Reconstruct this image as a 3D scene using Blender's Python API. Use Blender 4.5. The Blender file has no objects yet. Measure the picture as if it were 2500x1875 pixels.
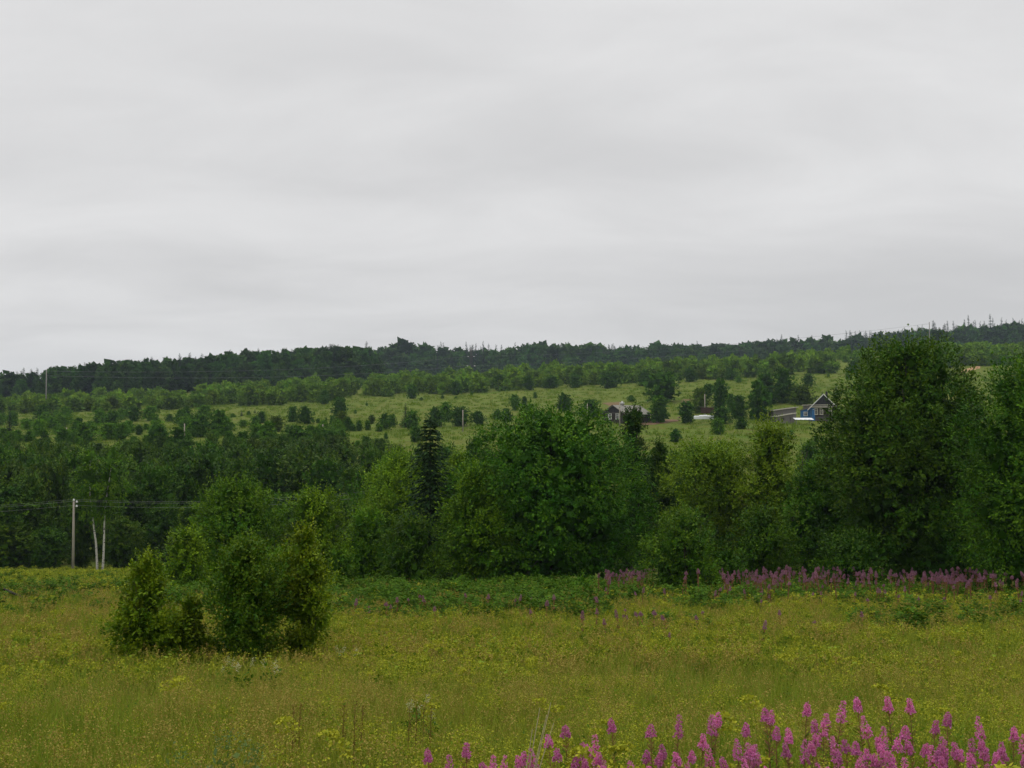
import bpy, math, random
import numpy as np
from mathutils import Vector, Matrix

# ------------------------------------------------------------------ camera, sky, sun, exposure
SC = bpy.context.scene
COL = SC.collection
F, CX, CY = 2680.0, 1250.0, 937.5            # focal length and centre of the photograph in its own pixels
PITCH = math.radians(1.98)
cam_d = bpy.data.cameras.new('camera')
cam = bpy.data.objects.new('camera', cam_d)
COL.objects.link(cam)
cam_d.sensor_width = 36.0
cam_d.lens = F * 36.0 / 2500.0
cam_d.clip_start, cam_d.clip_end = 0.1, 6000.0
cam.rotation_euler = (math.pi / 2 + PITCH, 0, 0)
SC.camera = cam
SC.view_settings.view_transform = 'Standard'
SC.view_settings.look = 'None'
SC.view_settings.exposure = 0.0
SC.view_settings.gamma = 1.0
SC.view_settings.use_curve_mapping = False
SC.cycles.max_bounces = 6
SC.cycles.diffuse_bounces = 2
SC.cycles.transparent_max_bounces = 4

SUN_EL, SUN_AZ = math.radians(76), math.radians(-35)   # azimuth from +Y, clockwise: high, ahead of the camera, a bit to the left
world = bpy.data.worlds.new('World')
SC.world = world
world.use_nodes = True


def N(nt, t, **kw):
    n = nt.nodes.new(t)
    for k, v in kw.items():
        setattr(n, k, v)
    return n


def build_world():
    nt = world.node_tree
    nt.nodes.clear()
    L = nt.links.new
    out = N(nt, 'ShaderNodeOutputWorld')
    bg = N(nt, 'ShaderNodeBackground')
    bg.inputs['Strength'].default_value = 0.1
    sky = N(nt, 'ShaderNodeTexSky', sky_type='NISHITA', sun_disc=False)
    sky.sun_elevation, sky.sun_rotation = SUN_EL, SUN_AZ
    tc = N(nt, 'ShaderNodeTexCoord')
    sep = N(nt, 'ShaderNodeSeparateXYZ')
    L(tc.outputs['Generated'], sep.inputs[0])

    def M(op, a, b=None, c=None):
        m = N(nt, 'ShaderNodeMath', operation=op)
        for i, v in enumerate((a, b, c)):
            if v is None:
                continue
            if hasattr(v, 'links'):
                L(v, m.inputs[i])
            else:
                m.inputs[i].default_value = v
        return m.outputs[0]
    # the cloud layer is a flat sheet high above: project the view direction on to it
    zz = M('MAXIMUM', sep.outputs[2], 0.0)
    den = M('ADD', zz, 0.20)
    px, py = M('DIVIDE', sep.outputs[0], den), M('DIVIDE', sep.outputs[1], den)
    comb = N(nt, 'ShaderNodeCombineXYZ')
    L(px, comb.inputs[0])
    L(py, comb.inputs[1])

    def noise(scale, rot, sx, sy, detail, rough, dist, off=0.0):
        mp = N(nt, 'ShaderNodeMapping')
        mp.inputs['Rotation'].default_value = (0, 0, rot)
        mp.inputs['Scale'].default_value = (sx, sy, 1)
        mp.inputs['Location'].default_value = (off, off * 0.7, 0)
        L(comb.outputs[0], mp.inputs[0])
        n = N(nt, 'ShaderNodeTexNoise')
        n.inputs['Scale'].default_value = scale
        n.inputs['Detail'].default_value = detail
        n.inputs['Roughness'].default_value = rough
        n.inputs['Distortion'].default_value = dist
        L(mp.outputs[0], n.inputs[0])
        return n.outputs['Fac']
    big = noise(0.42, 0.3, 0.6, 1.0, 3.0, 0.45, 0.3, 11.2)
    fine = noise(2.2, 0.45, 0.65, 1.1, 5.0, 0.55, 0.5, 1.7)
    v = M('ADD', M('MULTIPLY', big, 0.76), M('MULTIPLY', fine, 0.24))
    ramp = N(nt, 'ShaderNodeValToRGB')
    ramp.color_ramp.interpolation = 'B_SPLINE'
    e = ramp.color_ramp.elements
    e[0].position, e[0].color = 0.37, (0.635, 0.635, 0.64, 1)
    e[1].position, e[1].color = 0.63, (0.945, 0.945, 0.945, 1)
    m_ = e.new(0.5)
    m_.color = (0.79, 0.787, 0.79, 1)
    L(v, ramp.inputs[0])
    gain = N(nt, 'ShaderNodeVectorMath', operation='SCALE')
    gain.inputs['Scale'].default_value = 9.3
    L(ramp.outputs[0], gain.inputs[0])
    mix = N(nt, 'ShaderNodeMix', data_type='RGBA')
    mix.inputs['Factor'].default_value = 0.985
    L(sky.outputs[0], mix.inputs['A'])
    L(gain.outputs[0], mix.inputs['B'])
    L(mix.outputs['Result'], bg.inputs['Color'])
    L(bg.outputs[0], out.inputs['Surface'])


build_world()
sun_d = bpy.data.lights.new('sun', 'SUN')
sun_d.energy = 1.5
sun_d.angle = math.radians(50)
sun_d.color = (1.0, 0.97, 0.92)
sun = bpy.data.objects.new('sun', sun_d)
COL.objects.link(sun)
_sd = Vector((math.cos(SUN_EL) * math.sin(SUN_AZ), math.cos(SUN_EL) * math.cos(SUN_AZ), math.sin(SUN_EL)))
sun.rotation_euler = (-_sd).to_track_quat('-Z', 'Y').to_euler()

# ------------------------------------------------------------------ helpers: terrain
_cp, _sp = math.cos(PITCH), math.sin(PITCH)


def ray(px, py):
    """Direction through a pixel of the photograph, scaled so that y = 1."""
    c, v = (px - CX) / F, (CY - py) / F
    y = _cp - v * _sp
    return c / y, (_sp + v * _cp) / y


def project(x, y, z):
    yc = y * _cp + z * _sp
    zc = -y * _sp + z * _cp
    return CX + F * x / yc, CY - F * zc / yc


_U = (np.array([0, 625, 1250, 1875, 2500]) - CX) / F
_D = [-60, 0, 3, 7, 12, 20, 35, 60, 85, 110, 150, 175]
_Z = [[-1.65] * 5, [-1.65] * 5, [-1.85] * 5, [-3.0] * 5, [-3.8] * 5, [-4.95] * 5, [-6.55] * 5, [-9.15, -9.15, -9.1, -9.2, -9.3],
      [-12.1, -12.0, -11.8, -11.7, -11.7], [-15.3, -15.2, -14.6, -14.2, -14.0], [-18.0, -17.6, -17, -16.5, -16], [-15, -14.5, -13.5, -12.8, -12.2]]
for d, pys in ((200, (1110, 1108, 1100, 1092, 1085)), (230, (1082, 1077, 1068, 1054, 1045)), (270, (1060, 1052, 1045, 1027, 1017)),
               (350, (1022, 1010, 990, 968, 945)), (430, (1002, 985, 960, 935, 908)), (520, (986, 957, 930, 898, 870)),
               (600, (973, 943, 916, 880, 848))):
    _D.append(d)
    _Z.append([d * ray(1250, q)[1] for q in pys])
for d, up in ((800, 4.0), (1700, 2.0)):
    _D.append(d)
    _Z.append([q + up for q in _Z[-1]])
_Df = np.concatenate([np.linspace(-60, 0, 40, endpoint=False), np.geomspace(1, 1701, 700) - 1.0])
_Df.sort()
_T = np.empty((len(_Df), 5))
for k in range(5):
    t = np.interp(_Df, _D, [r[k] for r in _Z])
    ker = np.exp(-0.5 * (np.arange(-14, 15) / 5.0) ** 2)
    ker /= ker.sum()
    _T[:, k] = np.convolve(np.pad(t, 14, mode='edge'), ker, mode='valid')


def wob(x, y, wl, seed):
    r = np.random.RandomState(seed)
    s = 0
    for i in range(5):
        a = r.uniform(0, 6.283)
        k = 6.283 / (wl * r.uniform(0.6, 1.6))
        s = s + np.sin((x * math.cos(a) + y * math.sin(a)) * k + r.uniform(0, 6.283))
    return s / 5.0


def height(x, y):
    x, y = np.asarray(x, float), np.asarray(y, float)
    u = np.clip(x / np.maximum(y, 25.0), _U[0] * 1.35, _U[-1] * 1.35)
    fi = np.interp(y, _Df, np.arange(len(_Df)))
    i0 = np.clip(fi.astype(int), 0, len(_Df) - 2)
    fr = fi - i0
    uc = np.clip((u - _U[0]) / (_U[1] - _U[0]), -0.35, 4.35)
    c0 = np.clip(np.floor(uc).astype(int), 0, 3)
    cf = uc - c0
    za = _T[i0, c0] * (1 - cf) + _T[i0, c0 + 1] * cf
    zb = _T[i0 + 1, c0] * (1 - cf) + _T[i0 + 1, c0 + 1] * cf
    z = za * (1 - fr) + zb * fr
    z = z + 0.10 * wob(x, y, 6, 1) * np.clip((y - 3) / 10, 0, 1) + 0.45 * wob(x, y, 48, 2) * np.clip((y - 150) / 60, 0, 1) + 0.25 * wob(x, y, 17, 3) * np.clip((y - 150) / 60, 0, 1)
    return z


def hz(x, y):
    return float(height(x, y))


def ground_at(px, py, d0=12.0):
    """The point of the ground that shows at a pixel (first hit beyond d0)."""
    a, b = ray(px, py)
    t = np.geomspace(d0, 900, 1500)
    below = (b * t) < height(a * t, t)
    i = int(np.argmax(below)) if below.any() else len(t) - 1
    d = t[i]
    return a * d, d, hz(a * d, d)


# ------------------------------------------------------------------ helpers: objects
def tag(o, label=None, cat=None, group=None, kind=None):
    for k, v in (('label', label), ('category', cat), ('group', group), ('kind', kind)):
        if v:
            o[k] = v
    return o


def empty(name, loc, rz=0.0):
    o = bpy.data.objects.new(name, None)
    COL.objects.link(o)
    o.location = loc
    o.rotation_euler = (0, 0, rz)
    o.empty_display_size = 0.2
    return o


def link(name, me, parent=None, loc=(0, 0, 0), mat=None):
    if mat and not me.materials:
        me.materials.append(mat)
    o = bpy.data.objects.new(name, me)
    COL.objects.link(o)
    o.location = loc
    if parent:
        o.parent = parent
    return o


def children_of(o):
    return list(o.children)


def copy_tree(o, parent=None):
    c = o.copy()
    COL.objects.link(c)
    c.parent = parent
    for ch in children_of(o):
        copy_tree(ch, c)
    return c


def mesh_np(name, verts, faces, mat=None, attrs=None, smooth=False, mats=None, matidx=None):
    """verts (n,3); faces (m,4) or (m,3) numpy arrays."""
    me = bpy.data.meshes.new(name)
    verts = np.ascontiguousarray(verts, np.float32)
    faces = np.ascontiguousarray(faces, np.int32)
    nf, k = faces.shape
    me.vertices.add(len(verts))
    me.vertices.foreach_set('co', verts.ravel())
    me.loops.add(nf * k)
    me.loops.foreach_set('vertex_index', faces.ravel())
    me.polygons.add(nf)
    me.polygons.foreach_set('loop_start', np.arange(0, nf * k, k, dtype=np.int32))
    if smooth:
        me.polygons.foreach_set('use_smooth', np.ones(nf, bool))
    for m in (mats or ([mat] if mat else [])):
        me.materials.append(m)
    if matidx is not None:
        me.polygons.foreach_set('material_index', np.ascontiguousarray(matidx, np.int32))
    for an, av in (attrs or {}).items():
        a = me.attributes.new(an, 'FLOAT', 'POINT')
        a.data.foreach_set('value', np.ascontiguousarray(av, np.float32))
    me.update(calc_edges=True)
    return me


class MB:
    """Collects boxes, prisms and tubes into one mesh."""

    def __init__(self):
        self.v, self.f = [], []

    def add(self, vs, fs):
        b = len(self.v)
        self.v += [tuple(q) for q in vs]
        self.f += [tuple(b + i for i in q) for q in fs]

    def box(self, x0, x1, y0, y1, z0, z1):
        self.add([(x0, y0, z0), (x1, y0, z0), (x1, y1, z0), (x0, y1, z0), (x0, y0, z1), (x1, y0, z1), (x1, y1, z1), (x0, y1, z1)],
                 [(3, 2, 1, 0), (4, 5, 6, 7), (0, 1, 5, 4), (1, 2, 6, 5), (2, 3, 7, 6), (3, 0, 4, 7)])

    def prism(self, poly, y0, y1):
        """poly: (x, z) outline, extruded along y."""
        n = len(poly)
        vs = [(p[0], y0, p[1]) for p in poly] + [(p[0], y1, p[1]) for p in poly]
        self.add(vs, [tuple(range(n)), tuple(range(2 * n - 1, n - 1, -1))] + [(i, i + n, (i + 1) % n + n, (i + 1) % n) for i in range(n)])

    def tube(self, pts, rad, n=6):
        pts = [Vector(p) for p in pts]
        rings = []
        for i, p in enumerate(pts):
            t = (pts[min(i + 1, len(pts) - 1)] - pts[max(i - 1, 0)]).normalized()
            a = t.orthogonal().normalized() if abs(t.z) < 0.9 else Vector((1, 0, 0)).cross(t).normalized()
            b = t.cross(a)
            r = rad[i] if hasattr(rad, '__len__') else rad
            rings.append([p + (a * math.cos(6.2832 * k / n) + b * math.sin(6.2832 * k / n)) * r for k in range(n)])
        vs = [q for r in rings for q in r]
        fs = []
        for i in range(len(pts) - 1):
            for k in range(n):
                fs.append((i * n + k, i * n + (k + 1) % n, (i + 1) * n + (k + 1) % n, (i + 1) * n + k))
        fs.append(tuple(range(n - 1, -1, -1)))
        m = (len(pts) - 1) * n
        fs.append(tuple(range(m, m + n)))
        self.add(vs, fs)

    def mesh(self, name, mat=None, smooth=False):
        me = bpy.data.meshes.new(name)
        me.from_pydata(self.v, [], self.f)
        if smooth:
            me.polygons.foreach_set('use_smooth', np.ones(len(me.polygons), bool))
        if mat:
            me.materials.append(mat)
        me.update()
        return me

    def build(self, name, mat, parent=None, loc=(0, 0, 0), smooth=False):
        return link(name, self.mesh(name, mat, smooth), parent, loc)


# ------------------------------------------------------------------ materials
def new_mat(name):
    m = bpy.data.materials.new(name)
    m.use_nodes = True
    m.node_tree.nodes.clear()
    return m, m.node_tree


def mulc(nt, a, b):
    m = N(nt, 'ShaderNodeMix', data_type='RGBA', blend_type='MULTIPLY')
    m.inputs['Factor'].default_value = 1.0
    for s, v in (('A', a), ('B', b)):
        if hasattr(v, 'links'):
            nt.links.new(v, m.inputs[s])
        else:
            m.inputs[s].default_value = v
    return m.outputs['Result']


def mixc(nt, f, a, b):
    m = N(nt, 'ShaderNodeMix', data_type='RGBA')
    for s, v in (('Factor', f), ('A', a), ('B', b)):
        if hasattr(v, 'links'):
            nt.links.new(v, m.inputs[s])
        else:
            m.inputs[s].default_value = v if s == 'Factor' else (*v, 1)
    return m.outputs['Result']


def leaf_mat(name, base, yellow, trans=0.3, rough=0.5, spec=0.3, patch=None):
    """Leaf colour from base to yellow by the mesh attribute hue, times tint, times the object's own colour.
    patch: (scale, second base colour): slow change of species over the ground."""
    m, nt = new_mat(name)
    L = nt.links.new
    hue = N(nt, 'ShaderNodeAttribute', attribute_name='hue')
    tint = N(nt, 'ShaderNodeAttribute', attribute_name='tint')
    oi = N(nt, 'ShaderNodeObjectInfo')
    b = base
    col = mixc(nt, hue.outputs['Fac'], base, yellow)
    if patch:
        geo = N(nt, 'ShaderNodeNewGeometry')
        no = N(nt, 'ShaderNodeTexNoise')
        no.inputs['Scale'].default_value = patch[0]
        no.inputs['Detail'].default_value = 3
        L(geo.outputs['Position'], no.inputs['Vector'])
        rp = N(nt, 'ShaderNodeMapRange')
        rp.inputs['From Min'].default_value = 0.42
        rp.inputs['From Max'].default_value = 0.62
        L(no.outputs['Fac'], rp.inputs['Value'])
        col = mixc(nt, rp.outputs[0], (0, 0, 0), patch[1])
        nt.links.new(mixc(nt, hue.outputs['Fac'], base, yellow), col.node.inputs['A'])
    col = mulc(nt, mulc(nt, col, tint.outputs['Fac']), oi.outputs['Color'])
    p = N(nt, 'ShaderNodeBsdfPrincipled')
    L(col, p.inputs['Base Color'])
    p.inputs['Roughness'].default_value = rough
    p.inputs['Specular IOR Level'].default_value = spec
    t = N(nt, 'ShaderNodeBsdfTranslucent')
    L(mulc(nt, col, (1.15, 1.25, 0.6, 1)), t.inputs['Color'])
    mx = N(nt, 'ShaderNodeMixShader')
    mx.inputs[0].default_value = trans
    L(p.outputs[0], mx.inputs[1])
    L(t.outputs[0], mx.inputs[2])
    o = N(nt, 'ShaderNodeOutputMaterial')
    L(mx.outputs[0], o.inputs['Surface'])
    return m


def surf_mat(name, c0, c1, scale=8.0, rough=0.85, spec=0.2, stretch=(1, 1, 1), bump=0.0, detail=5, metal=0.0):
    m, nt = new_mat(name)
    L = nt.links.new
    tc = N(nt, 'ShaderNodeTexCoord')
    mp = N(nt, 'ShaderNodeMapping')
    mp.inputs['Scale'].default_value = stretch
    L(tc.outputs['Object'], mp.inputs[0])
    no = N(nt, 'ShaderNodeTexNoise')
    no.inputs['Scale'].default_value = scale
    no.inputs['Detail'].default_value = detail
    L(mp.outputs[0], no.inputs['Vector'])
    rp = N(nt, 'ShaderNodeMapRange')
    rp.inputs['From Min'].default_value = 0.3
    rp.inputs['From Max'].default_value = 0.7
    L(no.outputs['Fac'], rp.inputs['Value'])
    col = mixc(nt, rp.outputs[0], c0, c1)
    p = N(nt, 'ShaderNodeBsdfPrincipled')
    L(col, p.inputs['Base Color'])
    p.inputs['Roughness'].default_value = rough
    p.inputs['Specular IOR Level'].default_value = spec
    p.inputs['Metallic'].default_value = metal
    if bump:
        bp = N(nt, 'ShaderNodeBump')
        bp.inputs['Strength'].default_value = bump
        L(no.outputs['Fac'], bp.inputs['Height'])
        L(bp.outputs[0], p.inputs['Normal'])
    o = N(nt, 'ShaderNodeOutputMaterial')
    L(p.outputs[0], o.inputs['Surface'])
    return m


M = {}
M['leaf'] = leaf_mat('tree_leaves', (0.030, 0.100, 0.005), (0.155, 0.225, 0.008), 0.12, 0.55, 0.08)
M['leaf_far'] = leaf_mat('far_leaves', (0.050, 0.125, 0.012), (0.140, 0.210, 0.014), 0.14, 0.7, 0.05)
M['needle'] = leaf_mat('spruce_needles', (0.018, 0.048, 0.014), (0.032, 0.066, 0.016), 0.05, 0.7, 0.06)
M['bush'] = leaf_mat('bush_leaves', (0.034, 0.100, 0.005), (0.215, 0.230, 0.010), 0.16, 0.55, 0.10)
M['grass'] = leaf_mat('meadow_grass', (0.160, 0.275, 0.024), (0.385, 0.350, 0.055), 0.22, 0.7, 0.05, (0.16, (0.290, 0.320, 0.040)))
M['hill_grass'] = leaf_mat('hill_grass', (0.110, 0.205, 0.014), (0.210, 0.255, 0.024), 0.2, 0.7, 0.05)
M['weed'] = leaf_mat('yellow_weed', (0.105, 0.205, 0.014), (0.460, 0.435, 0.036), 0.16, 0.7, 0.05)
M['seed'] = leaf_mat('brown_seed_heads', (0.290, 0.305, 0.052), (0.380, 0.270, 0.070), 0.2, 0.7, 0.05)
M['lush'] = leaf_mat('lush_weed_leaves', (0.042, 0.120, 0.008), (0.135, 0.205, 0.014), 0.18, 0.7, 0.04)
M['pink'] = leaf_mat('fireweed_petals', (0.66, 0.17, 0.50), (0.78, 0.28, 0.63), 0.35, 0.6, 0.05)
M['pink_far'] = leaf_mat('pale_fireweed_petals', (0.38, 0.17, 0.29), (0.48, 0.25, 0.38), 0.3, 0.6, 0.05)
M['fwstem'] = leaf_mat('fireweed_stem', (0.200, 0.130, 0.055), (0.300, 0.120, 0.080), 0.2, 0.6, 0.1)
M['white_fl'] = leaf_mat('white_flowers', (0.55, 0.55, 0.42), (0.68, 0.62, 0.42), 0.3, 0.7, 0.1)
M['grey_leaf'] = leaf_mat('grey_green_leaves', (0.12, 0.20, 0.055), (0.17, 0.23, 0.06), 0.3, 0.6, 0.2)
M['straw'] = surf_mat('dry_straw', (0.42, 0.36, 0.20), (0.55, 0.48, 0.30), 30)
M['bark'] = surf_mat('grey_bark', (0.035, 0.030, 0.024), (0.085, 0.075, 0.060), 12, 0.95, 0.1, (1, 1, 0.3), 0.4)
M['birch'] = surf_mat('birch_bark', (0.07, 0.065, 0.06), (0.62, 0.59, 0.53), 2.2, 0.8, 0.2, (2, 2, 3.0), 0.2)
M['birch'].node_tree.nodes['Map Range'].inputs['From Min'].default_value = 0.36
M['birch'].node_tree.nodes['Map Range'].inputs['From Max'].default_value = 0.46
M['concrete'] = surf_mat('weathered_concrete', (0.30, 0.27, 0.22), (0.42, 0.38, 0.31), 3, 0.9, 0.1, (1, 1, 0.4))
M['pole_wood'] = surf_mat('grey_pole_wood', (0.20, 0.19, 0.17), (0.33, 0.31, 0.28), 4, 0.9, 0.1, (2, 2, 0.3))
M['pole_dark'] = surf_mat('dark_pole_wood', (0.06, 0.055, 0.05), (0.11, 0.10, 0.09), 4, 0.9, 0.1, (2, 2, 0.3))
M['porcelain'] = surf_mat('white_porcelain', (0.75, 0.75, 0.73), (0.82, 0.82, 0.8), 4, 0.25, 0.5)
M['wire'] = surf_mat('aluminium_wire', (0.30, 0.31, 0.30), (0.38, 0.39, 0.38), 2, 0.5, 0.4)
M['wire_dark'] = surf_mat('dark_wire', (0.16, 0.17, 0.17), (0.20, 0.21, 0.21), 2, 0.6, 0.3)
M['log'] = surf_mat('dark_log_wall', (0.040, 0.033, 0.030), (0.085, 0.070, 0.060), 3, 0.9, 0.1, (0.5, 0.5, 4), 0.3)
M['log_grey'] = surf_mat('grey_log_wall', (0.080, 0.072, 0.068), (0.140, 0.128, 0.118), 3, 0.9, 0.1, (0.5, 0.5, 4), 0.3)
M['gable'] = surf_mat('dark_gable_boards', (0.030, 0.028, 0.032), (0.062, 0.058, 0.060), 4, 0.9, 0.1, (5, 5, 0.4))
M['slate'] = surf_mat('grey_slate_roof', (0.18, 0.172, 0.148), (0.33, 0.315, 0.275), 2.2, 0.9, 0.1)
M['white_paint'] = surf_mat('white_paint', (0.62, 0.62, 0.60), (0.80, 0.80, 0.78), 5, 0.6, 0.3)
M['cream_paint'] = surf_mat('weathered_cream_paint', (0.42, 0.39, 0.30), (0.62, 0.58, 0.48), 5, 0.7, 0.2)
M['blue_paint'] = surf_mat('blue_paint', (0.028, 0.135, 0.330), (0.042, 0.175, 0.400), 3, 0.6, 0.3, (4, 4, 0.5))
M['glass'] = surf_mat('dark_window_glass', (0.012, 0.013, 0.015), (0.03, 0.033, 0.036), 2, 0.12, 0.5)
M['shed'] = surf_mat('grey_shed_boards', (0.15, 0.138, 0.128), (0.28, 0.26, 0.24), 3, 0.95, 0.1, (6, 6, 0.4))
M['shed_roof'] = surf_mat('mossy_felt_roof', (0.11, 0.105, 0.09), (0.26, 0.25, 0.21), 2.5, 0.95, 0.1)
M['tarp'] = surf_mat('white_sheeting', (0.72, 0.75, 0.75), (0.82, 0.84, 0.84), 2, 0.45, 0.4)
M['earth'] = surf_mat('brown_earth', (0.13, 0.080, 0.045), (0.21, 0.135, 0.080), 0.5, 0.95, 0.1)
M['sand'] = surf_mat('sandy_bank', (0.32, 0.20, 0.10), (0.46, 0.30, 0.16), 0.6, 0.95, 0.1)
M['rust_weed'] = surf_mat('reddish_ground_weeds', (0.15, 0.095, 0.050), (0.19, 0.135, 0.060), 0.4, 0.95, 0.1)
M['wood_pile'] = surf_mat('firewood', (0.06, 0.035, 0.028), (0.14, 0.085, 0.065), 6, 0.9, 0.1)
M['dark_plank'] = surf_mat('wet_dark_plank', (0.020, 0.018, 0.014), (0.05, 0.042, 0.032), 4, 0.8, 0.2)


def ground_mat():
    m, nt = new_mat('ground_cover')
    L = nt.links.new
    geo = N(nt, 'ShaderNodeNewGeometry')

    def noise(scale, detail, rough=0.6):
        n = N(nt, 'ShaderNodeTexNoise')
        n.inputs['Scale'].default_value = scale
        n.inputs['Detail'].default_value = detail
        n.inputs['Roughness'].default_value = rough
        L(geo.outputs['Position'], n.inputs['Vector'])
        return n.outputs['Fac']

    def rng(f, a, b):
        r = N(nt, 'ShaderNodeMapRange')
        r.inputs['From Min'].default_value = a
        r.inputs['From Max'].default_value = b
        L(f, r.inputs['Value'])
        return r.outputs[0]
    c = mixc(nt, rng(noise(0.03, 5), 0.35, 0.65), (0.100, 0.170, 0.015), (0.145, 0.200, 0.022))
    c2 = mixc(nt, rng(noise(0.22, 5, 0.7), 0.38, 0.68), (0, 0, 0), (0.150, 0.148, 0.026))
    L(c, c2.node.inputs['A'])
    c3 = mixc(nt, rng(noise(0.9, 4, 0.7), 0.5, 0.8), (0, 0, 0), (0.060, 0.110, 0.014))
    L(c2, c3.node.inputs['A'])
    p = N(nt, 'ShaderNodeBsdfPrincipled')
    p.inputs['Roughness'].default_value = 0.95
    p.inputs['Specular IOR Level'].default_value = 0.1
    L(c3, p.inputs['Base Color'])
    bp = N(nt, 'ShaderNodeBump')
    bp.inputs['Strength'].default_value = 0.9
    bp.inputs['Distance'].default_value = 0.6
    L(noise(1.4, 6, 0.75), bp.inputs['Height'])
    L(bp.outputs[0], p.inputs['Normal'])
    o = N(nt, 'ShaderNodeOutputMaterial')
    L(p.outputs[0], o.inputs['Surface'])
    return m


# ------------------------------------------------------------------ the ground
def build_ground():
    ys = np.concatenate([np.linspace(-60, 0, 14, endpoint=False), np.geomspace(2, 1702, 300) - 2])
    s = np.concatenate([np.linspace(-1.5, -0.55, 26, endpoint=False), np.linspace(-0.55, 0.55, 250, endpoint=False), np.linspace(0.55, 1.5, 26)])
    Y, S = np.meshgrid(ys, s, indexing='ij')
    X = S * (np.maximum(Y, 0) + 40)
    Z = height(X, Y)
    v = np.stack([X, Y, Z], -1).reshape(-1, 3)
    n, m = len(ys), len(s)
    i = np.arange(n - 1)[:, None] * m + np.arange(m - 1)[None, :]
    f = np.stack([i, i + 1, i + m + 1, i + m], -1).reshape(-1, 4)
    o = link('ground', mesh_np('ground', v, f, ground_mat(), smooth=True))
    tag(o, 'meadow sloping down to a valley and the grassy hillside beyond', kind='structure')


build_ground()


# ------------------------------------------------------------------ crowns
def norm(a):
    return a / np.maximum(np.linalg.norm(a, axis=-1, keepdims=True), 1e-9)


def leaf_quads(rs, pos, axis, nrm, ln, wd):
    """Diamond leaves: pos base, axis long direction, nrm approximate normal."""
    side = norm(np.cross(axis, nrm))
    mid = pos + axis * (ln * 0.45)[:, None]
    v = np.stack([pos, mid - side * (wd * 0.5)[:, None], pos + axis * ln[:, None], mid + side * (wd * 0.5)[:, None]], 1)
    return v.reshape(-1, 3), np.arange(len(pos) * 4).reshape(-1, 4)


PROFILES = {
    'dome': lambda t: np.sqrt(np.clip(1 - np.clip((t - 0.30) / 0.72, -0.55, 1) ** 2, 0, 1)),
    'round': lambda t: np.sqrt(np.clip(1 - (2 * t - 1) ** 2 * 0.92, 0, 1)),
    'oval': lambda t: np.clip(np.sin(np.pi * np.clip(t * 0.92 + 0.07, 0, 1)) ** 0.7, 0, 1),
    'tall': lambda t: np.clip(1.05 - np.abs(t - 0.38) * 1.15, 0.12, 1),
    'cone': lambda t: np.clip((1.02 - t) ** 0.75, 0.05, 1) * np.clip(t * 6 + 0.4, 0, 1),
    'vase': lambda t: np.clip(0.45 + 0.75 * t, 0, 1) * np.sqrt(np.clip(1 - np.clip((t - 0.6) / 0.42, 0, 1) ** 2, 0, 1)),
    'pear': lambda t: np.clip(np.where(t < 0.28, 0.8 + 0.7 * t, 1.0 - 0.85 * (t - 0.28) / 0.72), 0.12, 1),
    'full': lambda t: np.clip(np.sin(np.pi * np.clip(t * 0.86 + 0.10, 0, 1)), 0, 1) ** 0.55,
    'low': lambda t: np.sqrt(np.clip(1.02 - t ** 2, 0, 1)),
}


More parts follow.
